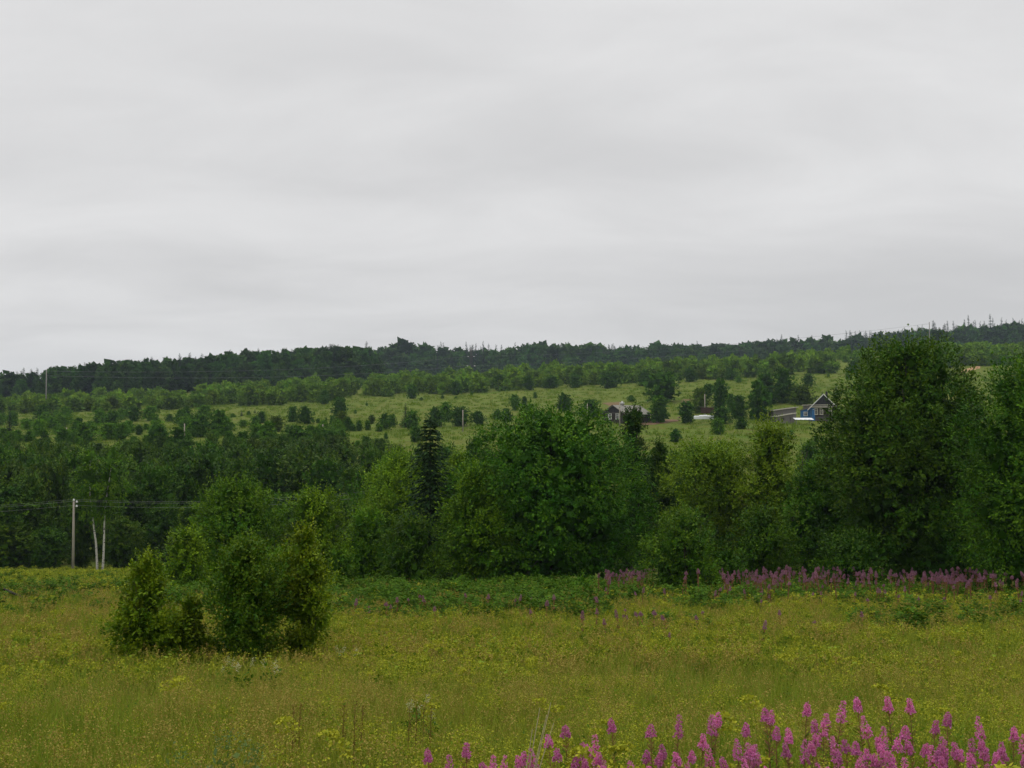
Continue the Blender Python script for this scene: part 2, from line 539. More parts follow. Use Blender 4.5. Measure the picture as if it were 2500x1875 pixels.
def crown(seed, H, W, z0, prof, n_leaf, leaf, k=26, spray=0.55, per=14, droop=0.0, ragged=0.15, core=0.12, hue=0.35, aspect=0.5, depth=1.0, lean=(0, 0), yel_out=0.15, shoots=0, nj=0.36, lump=(0.38, 0.72, 1.0)):
    """Leaves of a broadleaf crown, from z0 to H, width W. Returns verts, faces, tint, hue and the lobe centres."""
    rs = np.random.RandomState(seed)
    pf = PROFILES[prof]
    Hc = H - z0
    t = (np.arange(k) + rs.uniform(0, 1, k)) / k
    t = t ** 0.9
    r = W * 0.5 * pf(t)
    ang = np.arange(k) * 2.39996 + rs.uniform(-0.5, 0.5, k)
    rho = r * rs.uniform(lump[0], lump[1], k)
    R = np.clip(r * rs.uniform(0.30, 0.58, k) + 0.055 * W, 0, Hc * 0.3) * lump[2]
    c = np.stack([rho * np.cos(ang), rho * np.sin(ang) * depth, z0 + t * Hc], 1)
    c[:, 2] = np.clip(c[:, 2], z0 + R * 0.7, H - R * 0.8)
    c[:, 0] += lean[0] * t
    c[:, 1] += lean[1] * t
    lobe_hue = rs.normal(0, 0.10, k)
    lobe_tint = rs.uniform(0.72, 1.22, k)
    ns = max(int(n_leaf * (1 - core) / per), 8)
    li = rs.choice(k, ns, p=R ** 2 / (R ** 2).sum())
    d = norm(rs.normal(size=(ns, 3)))
    outw = c[li] - np.array([0, 0, z0 + Hc * 0.45])
    outw[:, 2] *= 0.8
    outw = norm(outw)
    flip = (d * outw).sum(1) < -0.25
    d[flip] = norm(-d[flip] + outw[flip] * 0.3)
    low = (d[:, 2] < -0.35) & (rs.uniform(size=ns) < 0.6)
    d[low, 2] *= -0.7
    rad = R[li] * (0.72 + ragged * 2 * rs.uniform(0, 1, ns) ** 2 + 0.18 * rs.uniform(size=ns))
    base = c[li] + d * rad[:, None]
    ax = norm(d * 0.75 + outw * 0.35 + rs.normal(size=(ns, 3)) * 0.38 + np.array([0, 0, 0.28 - droop]))
    sl = spray * rs.uniform(0.5, 1.25, ns)
    s = rs.uniform(0, 1, (ns, per))
    pos = base[:, None, :] + ax[:, None, :] * (sl[:, None] * s)[..., None] + rs.normal(size=(ns, per, 3)) * (sl * 0.16)[:, None, None]
    pos[:, :, 2] -= droop * sl[:, None] * s ** 2 * 0.6
    la = norm(ax[:, None, :] * 0.8 + rs.normal(size=(ns, per, 3)) * 0.6 + np.array([0, 0, -0.15 - droop * 0.5]))
    nr = norm(d[:, None, :] * 0.5 + outw[:, None, :] * 0.62 + np.array([0, 0, 0.30]) + rs.normal(size=(ns, per, 3)) * nj)
    ln = leaf * rs.uniform(0.65, 1.25, (ns, per))
    stint = rs.uniform(0.80, 1.2, ns) * lobe_tint[li]
    shue = np.clip(hue - 0.5 * yel_out + lobe_hue[li] + rs.normal(0, 0.14, ns) + yel_out * s.mean(1), 0, 1)
    tint = stint[:, None] * rs.uniform(0.88, 1.12, (ns, per))
    hu = np.clip(shue[:, None] + rs.normal(0, 0.08, (ns, per)) + 0.10 * s, 0, 1)  # hue rises to spray tips: lit outer foliage put into leaf colour
    P, A, Nn, Ln = pos.reshape(-1, 3), la.reshape(-1, 3), nr.reshape(-1, 3), ln.ravel()
    Wd = Ln * aspect
    ti, hv = tint.ravel(), hu.ravel()
    if shoots:                                  # young shoots standing out of the outline
        li2 = rs.choice(k, shoots)
        d2 = norm(rs.normal(size=(shoots, 3)) * 0.7 + np.array([0, 0, 0.75]))
        b2 = c[li2] + d2 * (R[li2] * 0.85)[:, None]
        a2 = norm(d2 * 0.5 + np.array([0, 0, 0.75]) + rs.normal(size=(shoots, 3)) * 0.3)
        l2 = spray * rs.uniform(0.8, 2.0, shoots)
        m2 = 13
        s2 = (np.arange(m2) + rs.uniform(0, 1, (shoots, m2))) / m2
        p2 = b2[:, None, :] + a2[:, None, :] * (l2[:, None] * s2)[..., None]
        q2 = norm(a2[:, None, :] * 0.45 + rs.normal(size=(shoots, m2, 3)) * 0.7)
        n2 = norm(rs.normal(size=(shoots, m2, 3)) * 0.5 + np.array([0, 0, 0.8]))
        L2 = leaf * rs.uniform(0.7, 1.3, (shoots, m2)) * (1.1 - 0.45 * s2)
        P = np.concatenate([P, p2.reshape(-1, 3)])
        A = np.concatenate([A, q2.reshape(-1, 3)])
        Nn = np.concatenate([Nn, n2.reshape(-1, 3)])
        Ln = np.concatenate([Ln, L2.ravel()])
        Wd = np.concatenate([Wd, L2.ravel() * aspect])
        ti = np.concatenate([ti, np.repeat(rs.uniform(0.9, 1.3, shoots), m2)])
        hv = np.concatenate([hv, np.clip(np.repeat(rs.uniform(hue, hue + 0.5, shoots), m2), 0, 1)])
    nc = int(n_leaf * core)
    if nc:
        ci = rs.choice(k, nc, p=R ** 2 / (R ** 2).sum())
        cd = norm(rs.normal(size=(nc, 3)))
        cp = c[ci] * np.array([1, 1, 1]) + cd * (R[ci] * rs.uniform(0, 0.75, nc))[:, None]
        shrink = rs.uniform(0.15, 0.92, nc)[:, None]
        cp[:, :2] *= shrink
        P = np.concatenate([P, cp])
        A = np.concatenate([A, norm(rs.normal(size=(nc, 3)))])
        Nn = np.concatenate([Nn, norm(rs.normal(size=(nc, 3)))])
        cl = leaf * 3.0 * rs.uniform(0.7, 1.3, nc)  # oversized inner leaves, added to stop light passing through the crown
        Ln = np.concatenate([Ln, cl])
        Wd = np.concatenate([Wd, cl * 0.8])
        ti = np.concatenate([ti, rs.uniform(0.8, 1.1, nc)])
        hv = np.concatenate([hv, np.full(nc, hue * 0.6)])  # darker hue inside: crown shade put into leaf colour
    # bring the crown to its measured width and height
    rr = np.percentile(np.abs(P[:, 0] - lean[0] * np.clip((P[:, 2] - z0) / Hc, 0, 1)), 98.5)
    fx = W * 0.5 / rr
    P[:, :2] *= fx
    c[:, :2] *= fx
    zt = np.percentile(P[:, 2], 99.6)
    fz = Hc / (zt - z0)
    P[:, 2] = z0 + (P[:, 2] - z0) * fz
    c[:, 2] = z0 + (c[:, 2] - z0) * fz
    lowest = P[:, 2] < 0.012 * H
    P[lowest, 2] = rs.uniform(0.01, 0.12, lowest.sum()) * min(H, 2.0)
    v, f = leaf_quads(rs, P, A, Nn, Ln, Wd)
    return v, f, np.repeat(ti, 4), np.repeat(hv, 4), c


def trunk_mesh(seed, H, r0, lobes, mat, limbs=9, stems=1, top=0.8):
    rs = np.random.RandomState(seed + 5)
    mb = MB()
    for sI in range(stems):
        a = rs.uniform(0, 6.28)
        off = 0 if stems == 1 else r0 * 2.2
        bx, by = off * math.cos(a), off * math.sin(a)
        sp = 0.0 if stems == 1 else H * 0.14
        pts = [(bx + sp * math.cos(a) * q + rs.normal() * 0.02 * H * q, by + sp * math.sin(a) * q + rs.normal() * 0.02 * H * q, -0.3 + (H * top + 0.3) * q) for q in (0, 0.06, 0.3, 0.55, 0.8, 1)]
        k = 1.0 if stems == 1 else 0.7
        mb.tube(pts, [r0 * k * q for q in (1.35, 1.0, 0.8, 0.6, 0.35, 0.1)], 7)
    idx = rs.choice(len(lobes), min(limbs, len(lobes)), replace=False)
    for i in idx:
        c = lobes[i]
        zb = max(0.08 * H, c[2] * rs.uniform(0.4, 0.65))
        p0 = Vector((0, 0, zb))
        p2 = Vector(c)
        p1 = (p0 + p2) / 2 + Vector((0, 0, 0.08 * H))
        mb.tube([p0, p1, p2], [r0 * 0.42, r0 * 0.27, r0 * 0.08], 5)
    return mb.mesh('trunk', mat, True)


def crown_mesh(name, data, mat):
    v, f, ti, hv, _ = data
    return mesh_np(name, v, f, mat, {'tint': ti, 'hue': hv})


def spruce(seed, H, W, tiers, per, quads, qlen, z0=0.5, thin=0.0, taper=0.85):
    """Verts, faces, tint, hue of a spruce's branches."""
    rs = np.random.RandomState(seed)
    P, A, Nn, Ln, Wd, ti = [], [], [], [], [], []
    for i in range(tiers):
        t = (i + rs.uniform(-0.25, 0.25)) / tiers
        t = min(max(t, 0), 0.995)
        z = z0 + (H - z0) * t
        L0 = W * 0.5 * ((1 - t) ** taper) * rs.uniform(0.72, 1.12) + 0.02 * W
        nb = per if t < 0.8 or per > 7 else max(3, per - 2)
        a0 = rs.uniform(0, 6.28)
        for j in range(nb):
            if rs.uniform() < thin:
                continue
            a = a0 + 6.283 * j / nb + rs.uniform(-0.3, 0.3)
            L = L0 * rs.uniform(0.65, 1.15)
            rise = 0.5 * (t - 0.45) - 0.12
            dirv = np.array([math.cos(a), math.sin(a), 0])
            nq = max(3 if per != 8 else 5, int(quads * (0.35 + 0.65 * (1 - t))))
            s = (np.arange(nq) + rs.uniform(0, 1, nq)) / nq
            bt = rs.uniform(0.75, 1.25)
            p = dirv * (L * s)[:, None]
            p[:, 2] = z + L * (rise * s - 0.25 * s ** 2 + 0.22 * s ** 3)
            p += rs.normal(size=(nq, 3)) * 0.05 * L
            side = np.array([-dirv[1], dirv[0], 0])
            sg = rs.choice([-1, 1], nq)
            ax = norm(dirv * rs.uniform(0.5, 1.0, nq)[:, None] + side * (sg * rs.uniform(0.1, 0.9, nq))[:, None] + np.array([0, 0, -0.35]) + rs.normal(size=(nq, 3)) * 0.15)
            P.append(p)
            A.append(ax)
            Nn.append(norm(np.array([0, 0, 1.0]) + rs.normal(size=(nq, 3)) * 0.4 + dirv * 0.2))
            q = qlen * rs.uniform(0.7, 1.3, nq) * ((0.7 + 0.3 * (1 - t)) if per != 8 else (0.22 + 0.85 * (1 - t)))
            Ln.append(q)
            Wd.append(q * rs.uniform(0.28, 0.5, nq) * (1.35 if per == 8 else 1))
            ti.append(np.full(nq, bt) * rs.uniform(0.85, 1.15, nq))
    for q in range(6):   # leader
        P.append(np.array([[0, 0, H - 0.10 * H * q / 6 - 0.02 * H]]))
        a = rs.uniform(0, 6.28)
        A.append(norm(np.array([[0.45 * math.cos(a), 0.45 * math.sin(a), 0.8 if q < 2 else 0.2]])))
        Nn.append(np.array([[math.cos(a + 1.5), math.sin(a + 1.5), 0.2]]))
        Ln.append(np.array([qlen * 0.8]))
        Wd.append(np.array([qlen * 0.22]))
        ti.append(np.array([1.0]))
    P, A, Nn, Ln, Wd, ti = map(np.concatenate, (P, A, Nn, Ln, Wd, ti))
    v, f = leaf_quads(rs, P, A, Nn, Ln, Wd)
    hv = np.clip(rs.uniform(0, 0.5, len(P)), 0, 1)
    return v, f, np.repeat(ti, 4), np.repeat(hv, 4), np.zeros((1, 3))


def spec_of(px, d, top, wpx, sink=0.0):
    a, b = ray(px, top)
    x, y = a * d, d
    z = hz(x, y)
    return (x, y, z), b * d - z, wpx / F * d


THINGS = []          # (object, kind word, adjective words) waiting for a label that names its place


def tree(px, d, top, wpx, label, cat='tree', name='broadleaf_tree', prof='oval', col=(1, 1, 1), seed=0, dens=420, leaf=0.17, z0=0.06, hue=0.35, stems=1, group=None,
         mat='leaf', k=26, spray=0.6, per=14, droop=0.0, ragged=0.2, depth=0.9, lean=(0, 0), aspect=0.5, limbs=9, bark='bark', r0=None, core=0.18, yel_out=0.24, at=None, shoots=None, nj=0.26, lump=(0.5, 0.84, 0.78)):
    loc, H, W = spec_of(px, d, top, wpx)
    if at:
        loc = at
    n = int(dens * H * W)
    data = crown(seed + int(px), H, W, z0 * H, prof, n, leaf, k, spray, per, droop, ragged, core, hue, aspect, depth, lean, yel_out, int(7 * H * W if leaf > 0.1 else 60 * H * W) if shoots is None else shoots, nj, lump)
    root = empty(name, loc)
    tag(root, label, cat, group)
    link('trunk', trunk_mesh(seed + int(px), H, r0 or 0.022 * H, data[4], M[bark], limbs, stems), root)
    c = link('crown', crown_mesh('crown', data, M[mat]), root)
    c.color = (*col, 1)
    return root


# ------------------------------------------------------------------ near trees of the hedgerow
HG = 'trees of the hedgerow beyond the meadow'
tree(1345, 62, 996, 470, 'largest dome-shaped dark green tree in the middle of the hedgerow', prof='dome', seed=1, k=120, lump=(0.74, 0.92, 0.46), shoots=120, nj=0.24, hue=0.20, col=(0.85, 1.08, 0.80), spray=0.85, ragged=0.16, per=16, group=HG, leaf=0.18)
tree(1170, 60, 1128, 190, 'feathery bright green tree hugging the flank of the big dome tree beside the spruce', prof='tall', seed=2, k=22, hue=0.38, col=(1.05, 1.2, 0.8), spray=0.9, group=HG)
tree(2217, 60, 832, 395, 'tallest tree of the hedgerow, dark and broad, standing beside the blue-porch house in view', prof='full', seed=3, k=90, lump=(0.62, 0.90, 0.54), hue=0.22, col=(0.72, 0.78, 0.65), leaf=0.2, spray=0.75, ragged=0.2, group=HG, stems=2, depth=1.0)
tree(2365, 64, 938, 150, 'slimmer dark tree pressed against the tallest hedgerow tree on its far side', prof='oval', seed=4, k=20, hue=0.2, col=(0.8, 0.86, 0.75), leaf=0.19, group=HG)
tree(2515, 50, 870, 350, 'broad green tree cut by the frame edge, bright lower boughs', prof='full', seed=5, k=80, lump=(0.62, 0.90, 0.56), hue=0.2, col=(0.82, 1.0, 0.75), leaf=0.16, spray=0.8, group=HG)
tree(1735, 74, 1068, 230, 'loose yellowish-green willow with many stems between the dome tree and the tallest tree', prof='vase', seed=6, k=28, hue=0.55, col=(1.15, 1.15, 0.8), ragged=0.3, stems=3, dens=330, group=HG, spray=0.8)
tree(1885, 72, 1022, 200, 'taller yellow-green willow rising just below the plank sheds', prof='tall', seed=7, k=26, hue=0.55, col=(1.15, 1.12, 0.8), ragged=0.32, stems=2, dens=330, group=HG, spray=0.8)
tree(2000, 66, 1120, 180, 'deep green leafy tree filling the gap before the tallest tree', prof='dome', seed=8, k=24, hue=0.22, col=(0.8, 1.0, 0.75), group=HG)
tree(1670, 52, 1238, 205, 'low rounded grey-green sallow standing among fireweed before the willows', 'shrub', 'sallow_bush', prof='low', seed=9, k=24, hue=0.25, col=(0.95, 1.05, 1.0), leaf=0.13, dens=620, stems=3, ragged=0.2)
tree(1545, 82, 992, 105, 'dark narrow drooping tree whose tip crosses the grey-roofed house', prof='tall', seed=10, k=22, hue=0.08, col=(0.5, 0.55, 0.5), droop=0.35, ragged=0.35, dens=330, group=HG)
tree(1612, 84, 1075, 110, 'mid green tree between the narrow drooping tree and the yellowish willow', prof='oval', seed=11, k=18, hue=0.25, col=(0.65, 0.75, 0.65), group=HG, ragged=0.25)
tree(975, 74, 1098, 215, 'light green birch-leaved tree directly left of the pointed spruce', prof='oval', seed=12, k=30, hue=0.48, col=(1.2, 1.32, 1.0), spray=0.8, ragged=0.25, group=HG)
tree(1118, 82, 1104, 150, 'yellowish tree directly right of the pointed spruce', prof='oval', seed=13, k=20, hue=0.5, col=(1.1, 1.18, 0.85), ragged=0.28, group=HG)
tree(1010, 57, 1248, 170, 'small dark shrub with sparse twigs at the foot of the spruce', 'shrub', 'dark_bush', prof='low', seed=14, k=18, hue=0.22, col=(0.75, 0.8, 0.8), leaf=0.13, dens=480, ragged=0.3, stems=3)
tree(898, 64, 1238, 130, 'small bright green tree at the open end of the hedgerow by the meadow gap', prof='dome', seed=15, k=18, hue=0.4, col=(1.05, 1.3, 0.75), group=HG)
tree(580, 58, 1163, 250, 'dark green tree with a jagged top behind the three meadow bushes', prof='dome', seed=16, k=32, hue=0.36, col=(0.95, 1.08, 0.78), ragged=0.32, leaf=0.15, dens=520, group=HG, stems=2)
tree(765, 60, 1188, 170, 'rounder light green tree beside the jagged one behind the meadow bushes', prof='dome', seed=17, k=24, hue=0.5, col=(1.2, 1.3, 0.85), leaf=0.15, dens=520, group=HG)
tree(455, 54, 1285, 130, 'low yellow-green tree stepping down towards the birches behind the meadow bushes', prof='dome', seed=18, k=18, hue=0.48, col=(1.15, 1.2, 0.8), leaf=0.14, dens=560, ragged=0.3, group=HG)
tree(690, 50, 1330, 150, 'small dim green tree peeping out between the meadow bushes', prof='dome', seed=19, k=18, hue=0.38, col=(0.95, 1.1, 0.75), leaf=0.14, dens=520, ragged=0.25, group=HG)
tree(830, 58, 1330, 90, 'low green bush closing the gap at the end of the hedgerow', 'shrub', 'gap_bush', prof='low', seed=20, k=14, hue=0.35, col=(0.9, 1.05, 0.8), leaf=0.13, dens=520)
tree(1418, 50, 1400, 85, 'small bright green round bush at the edge of the fireweed', 'shrub', 'round_bush', prof='low', seed=21, k=14, hue=0.3, col=(1.0, 1.3, 0.8), leaf=0.12, dens=700)
tree(2090, 55, 1290, 200, 'dark undergrowth tree at the foot of the tallest hedgerow tree', prof='low', seed=22, k=20, hue=0.15, col=(0.7, 0.8, 0.65), leaf=0.15, dens=420, group=HG)
tree(2330, 56, 1240, 170, 'shaded low tree between the tallest tree and the broad tree at the edge', prof='low', seed=23, k=18, hue=0.12, col=(0.7, 0.85, 0.65), leaf=0.15, dens=420, group=HG)
tree(1860, 60, 1230, 170, 'shaded leafy tree under the yellow-green willows', prof='low', seed=24, k=18, hue=0.25, col=(0.8, 0.88, 0.7), leaf=0.15, dens=420, group=HG)
tree(1775, 54, 1330, 130, 'dark low tree right beside the grey-green sallow', prof='low', seed=25, k=16, hue=0.2, col=(0.75, 0.85, 0.7), leaf=0.14, dens=420, group=HG)


def spruce_tree(px, d, top, wpx, label, seed, tiers, per, quads, qlen, col=(1, 1, 1), thin=0.0):
    loc, H, W = spec_of(px, d, top, wpx)
    root = empty('spruce_tree', loc)
    tag(root, label, 'spruce')
    data = spruce(seed, H, W, tiers, per, quads, qlen, 0.6, thin)
    mb = MB()
    mb.tube([(0, 0, -0.3), (0, 0, H * 0.5), (0, 0, H * 0.98)], [0.014 * H, 0.009 * H, 0.002 * H], 7)
    mb.build('trunk', M['bark'], root, smooth=True)
    c = link('crown', crown_mesh('crown', data, M['needle']), root)
    c.color = (*col, 1)
    return root


spruce_tree(1050, 64, 1018, 250, 'dark pointed spruce with a thin tip standing in the hedgerow', 40, 50, 9, 20, 0.42, (0.9, 0.9, 0.9), 0.06)

# the three bushes standing in the meadow
BG = 'bushes standing in the near meadow'
tree(364, 22.0, 1350, 190, 'yellowish bush farthest from the spruce of the three in the meadow', 'bush', 'meadow_bush', prof='pear', seed=30, leaf=0.075, dens=2700, core=0.10, z0=0.02, hue=0.42, col=(1.05, 1.25, 0.7), mat='bush', k=15, spray=0.24, per=12, ragged=0.6, lump=(0.45, 0.95, 0.78), stems=4, group=BG, r0=0.016)
tree(606, 22.4, 1312, 195, 'dark green densest bush in the middle of the three in the meadow', 'bush', 'meadow_bush', prof='oval', seed=31, core=0.12, leaf=0.072, dens=3400, z0=0.02, hue=0.22, col=(0.8, 1.0, 0.65), mat='bush', k=18, spray=0.26, per=12, ragged=0.6, lump=(0.42, 0.92, 0.85), stems=5, group=BG, r0=0.016)
tree(745, 22.8, 1283, 145, 'tall thin bush with yellowed leaves and bare lower stem in the meadow', 'bush', 'meadow_bush', prof='oval', seed=32, core=0.08, leaf=0.072, dens=2300, z0=0.10, hue=0.45, col=(1.05, 1.2, 0.7), mat='bush', k=14, spray=0.24, per=11, ragged=0.65, lump=(0.4, 0.95, 0.75), stems=3, group=BG, r0=0.014)
tree(468, 22.2, 1455, 125, 'knee-high green bush tucked between the yellowish and the dark meadow bush', 'bush', 'meadow_bush', prof='low', seed=33, core=0.12, leaf=0.072, dens=3400, z0=0.02, hue=0.4, col=(0.85, 1.0, 0.75), mat='bush', k=10, spray=0.20, per=11, ragged=0.5, lump=(0.4, 0.9, 0.8), stems=3, group=BG, r0=0.012)

# twin birches beside the concrete pole
for px, topx, lab, sd in ((241, 219, 'white-stemmed birch of the pair, leaning towards the concrete pole', 50), (249, 272, 'white-stemmed birch of the pair, leaning away from the concrete pole', 51)):
    d = 108.0
    loc, H, W = spec_of(px, d, 1092 if sd == 50 else 1085, 92)
    root = empty('birch_tree', loc)
    tag(root, lab, 'birch', 'twin birches by the concrete pole')
    dx = (topx - px) / F * d
    data = crown(sd, H, W, H * 0.46, 'tall', 2600, 0.26, 24, 1.0, 14, 0.55, 0.3, 0.05, 0.40, 0.5, 0.9, (dx * 0.4, 0))
    v = data[0]
    v[:, 0] += dx * np.clip(v[:, 2] / H, 0, 1)
    mb = MB()
    mb.tube([(dx * q + 0.12 * math.sin(7 * q + sd), 0.1 * math.cos(5 * q), -0.4 + H * 0.93 * q) for q in (0, 0.12, 0.3, 0.5, 0.7, 0.85, 1)], [0.14, 0.115, 0.10, 0.08, 0.06, 0.04, 0.02], 8)
    mb.build('trunk', M['birch'], root, smooth=True)
    rs = np.random.RandomState(sd)
    for q in np.linspace(0.35, 0.9, 12):
        a = rs.uniform(0, 6.28)
        L = W * 0.42 * (1.1 - q)
        p0 = Vector((dx * q, 0, H * q * 0.93))
        mb = MB()
        mb.tube([p0, p0 + Vector((math.cos(a) * L * 0.6, math.sin(a) * L * 0.6, L * 0.55)), p0 + Vector((math.cos(a) * L, math.sin(a) * L, L * 0.5))], [0.035, 0.02, 0.006], 4)
        mb.build('branch', M['bark'], root)
    c = link('crown', crown_mesh('crown', data, M['leaf']), root)
    c.color = (1.0, 1.15, 0.8, 1)

# ------------------------------------------------------------------ shared far crowns
def proto_set(n, seed, prof_list, H, W, n_leaf, leaf, k, spray, per=8, z0=0.03, hue=0.3, ragged=0.2, mat='leaf_far', core=0.2, droop=0.0, lump=(0.38, 0.72, 1.0)):
    out = []
    nj = 0.34 if H > 2 else 0.22
    for i in range(n):
        pr = prof_list[i % len(prof_list)]
        data = crown(seed + i, H, W, z0 * H, pr, n_leaf, leaf, k, spray, per, droop, ragged, core, hue, 0.6, nj=nj, lump=lump)
        out.append((crown_mesh('crown', data, M[mat]), data))
    return out


mid_trees = proto_set(8, 100, ['dome', 'oval', 'tall', 'round'], 10.0, 7.0, 7000, 0.34, 26, 0.8, 12, 0.05, 0.28, 0.16, 'leaf', 0.18)
mid_trunks = [trunk_mesh(100 + i, 10.0, 0.16, mid_trees[i][1][4], M['bark'], 6) for i in range(8)]
bushes = proto_set(8, 200, ['low', 'round', 'dome', 'low'], 1.0, 1.0, 2000, 0.07, 20, 0.07, 8, 0.0, 0.25, 0.10, core=0.25, lump=(0.28, 0.62, 1.12))
tall_bushes = proto_set(4, 220, ['oval', 'tall', 'dome', 'oval'], 1.0, 0.6, 1800, 0.06, 22, 0.06, 8, 0.0, 0.2, 0.10, core=0.25, lump=(0.2, 0.55, 1.15))
thicket = proto_set(8, 240, ['low', 'dome', 'oval', 'round'], 1.0, 1.0, 700, 0.11, 12, 0.11, 6, 0.0, 0.5, 0.16, core=0.25)
far_trees = proto_set(10, 260, ['dome', 'oval', 'tall', 'oval', 'round'], 1.0, 0.55, 1800, 0.055, 24, 0.055, 8, 0.05, 0.18, 0.10, core=0.25)
far_spruces = []
for i in range(6):
    far_spruces.append(crown_mesh('crown', spruce(300 + i, 1.0, 0.34, 40, 8, 8, 0.052, 0.03, 0.05, 0.88), M['needle']))
far_trunk = MB()
far_trunk.tube([(0, 0, -0.06), (0, 0, 0.5), (0, 0, 0.97)], [0.013, 0.009, 0.002], 5)
far_trunk_me = far_trunk.mesh('trunk', M['bark'], True)
RS = np.random.RandomState(7)


def place(name, me, loc, scale, col, cat, group, kind_word, adj, trunk=None, trunk_scale=None, rz=None):
    """A far tree or shrub: an Empty with a crown (and trunk where one can show)."""
    rz = RS.uniform(0, 6.28) if rz is None else rz
    if trunk is None:
        o = link(name, me, None, loc)
        o.scale = scale
        o.rotation_euler = (0, 0, rz)
        o.color = (*col, 1)
    else:
        o = empty(name, loc, rz)
        t = link('trunk', trunk, o)
        c = link('crown', me, o)
        c.scale = t.scale = scale
        if trunk_scale:
            t.scale = trunk_scale
        c.color = (*col, 1)
    tag(o, None, cat, group)
    THINGS.append((o, kind_word, adj, loc, scale))
    return o


def tone(col):
    g = col[1]
    if col[0] > col[1] * 1.08:
        return 'brownish'
    if g < 0.72:
        return 'dark'
    if g < 0.95:
        return 'deep green'
    if col[0] > 0.98:
        return 'yellow-green'
    return 'mid green'


# ------------------------------------------------------------------ the wood at the valley floor (left) and trees behind the hedgerow
WG = 'trees of the valley wood'
wood = []
for px, d, top, w in ((5, 118, 1175, 150), (75, 122, 1165, 130), (140, 128, 1125, 120), (190, 120, 1200, 100), (318, 122, 1185, 115), (372, 126, 1140, 130),
                      (20, 135, 1128, 150), (100, 140, 1120, 140), (180, 142, 1105, 130), (255, 135, 1130, 120), (330, 142, 1112, 150), (425, 132, 1140, 140), (500, 136, 1112, 150),
                      (585, 140, 1120, 140), (650, 138, 1108, 150), (735, 140, 1102, 160), (800, 136, 1120, 120), (860, 132, 1140, 140),
                      (400, 120, 1235, 110), (465, 118, 1240, 120), (30, 116, 1270, 120), (120, 116, 1290, 100), (300, 116, 1270, 90), (540, 122, 1200, 120), (690, 122, 1200, 130), (840, 120, 1210, 120),
                      (0, 165, 1092, 120), (60, 160, 1098, 110), (130, 168, 1085, 110), (210, 165, 1088, 120), (280, 160, 1098, 110), (350, 168, 1085, 120), (430, 165, 1092, 130), (510, 170, 1080, 120),
                      (590, 166, 1090, 120), (670, 170, 1078, 130), (760, 168, 1082, 130), (840, 166, 1090, 110), (910, 160, 1095, 110), (960, 150, 1105, 100),
                      (1020, 150, 1098, 100), (1090, 165, 1085, 90), (1150, 160, 1075, 80), (1185, 165, 1092, 90), (1240, 160, 1100, 90), (1300, 160, 1105, 100),
                      (1590, 150, 1110, 90), (1650, 160, 1095, 80), (1690, 165, 1085, 70), (1760, 170, 1085, 90), (1980, 170, 1080, 90), (2040, 165, 1090, 90)):
    px, w = px + RS.uniform(-8, 8), w * RS.uniform(0.95, 1.2)
    loc, H, W = spec_of(px, d, top + RS.uniform(-6, 6), w)
    i = RS.randint(8)
    g = RS.uniform(0.48, 0.95) if d < 150 else RS.uniform(0.6, 1.15)
    col = (g * RS.uniform(0.8, 1.08), g * 1.06, g * 0.8)
    place('broadleaf_tree', mid_trees[i][0], loc, (W / 7.0, W / 7.0, H / 10.0), col, 'tree', WG, 'valley tree', tone(col), mid_trunks[i])

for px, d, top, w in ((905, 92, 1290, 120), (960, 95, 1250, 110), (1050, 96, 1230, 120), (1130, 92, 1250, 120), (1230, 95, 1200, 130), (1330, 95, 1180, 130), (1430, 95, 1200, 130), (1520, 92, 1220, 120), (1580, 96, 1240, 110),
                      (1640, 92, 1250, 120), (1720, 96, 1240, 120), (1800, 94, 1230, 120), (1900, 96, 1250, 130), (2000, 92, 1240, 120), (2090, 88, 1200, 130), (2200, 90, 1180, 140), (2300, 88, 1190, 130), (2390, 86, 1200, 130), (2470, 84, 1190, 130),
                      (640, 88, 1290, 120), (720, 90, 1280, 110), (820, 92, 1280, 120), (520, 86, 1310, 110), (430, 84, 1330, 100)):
    loc, H, W = spec_of(px, d, top, w)
    i = RS.randint(8)
    g = RS.uniform(0.34, 0.5)  # dark leaf colour stands for shade in the gaps between crowns
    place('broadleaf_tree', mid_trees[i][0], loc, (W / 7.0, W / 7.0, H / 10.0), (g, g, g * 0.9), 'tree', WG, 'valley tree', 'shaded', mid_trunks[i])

# third row: shrubs on the lower slope
for k in range(26):
    px = 8 + k * 38 + RS.uniform(-14, 14)
    d = RS.uniform(182, 205)
    top = np.interp(px, [0, 250, 500, 800, 1000], [1078, 1080, 1066, 1068, 1082]) + RS.uniform(-9, 10)
    loc, H, W = spec_of(px, d, top, RS.uniform(45, 80))
    g = RS.uniform(0.62, 1.05)
    col = (g * RS.uniform(0.85, 1.05), g, g * 0.9)
    i = RS.randint(8)
    place('broadleaf_tree', mid_trees[i][0], loc, (W / 7.0, W / 7.0, max(H, 2.5) / 10.0), col, 'tree', WG, 'valley tree', tone(col), mid_trunks[i])

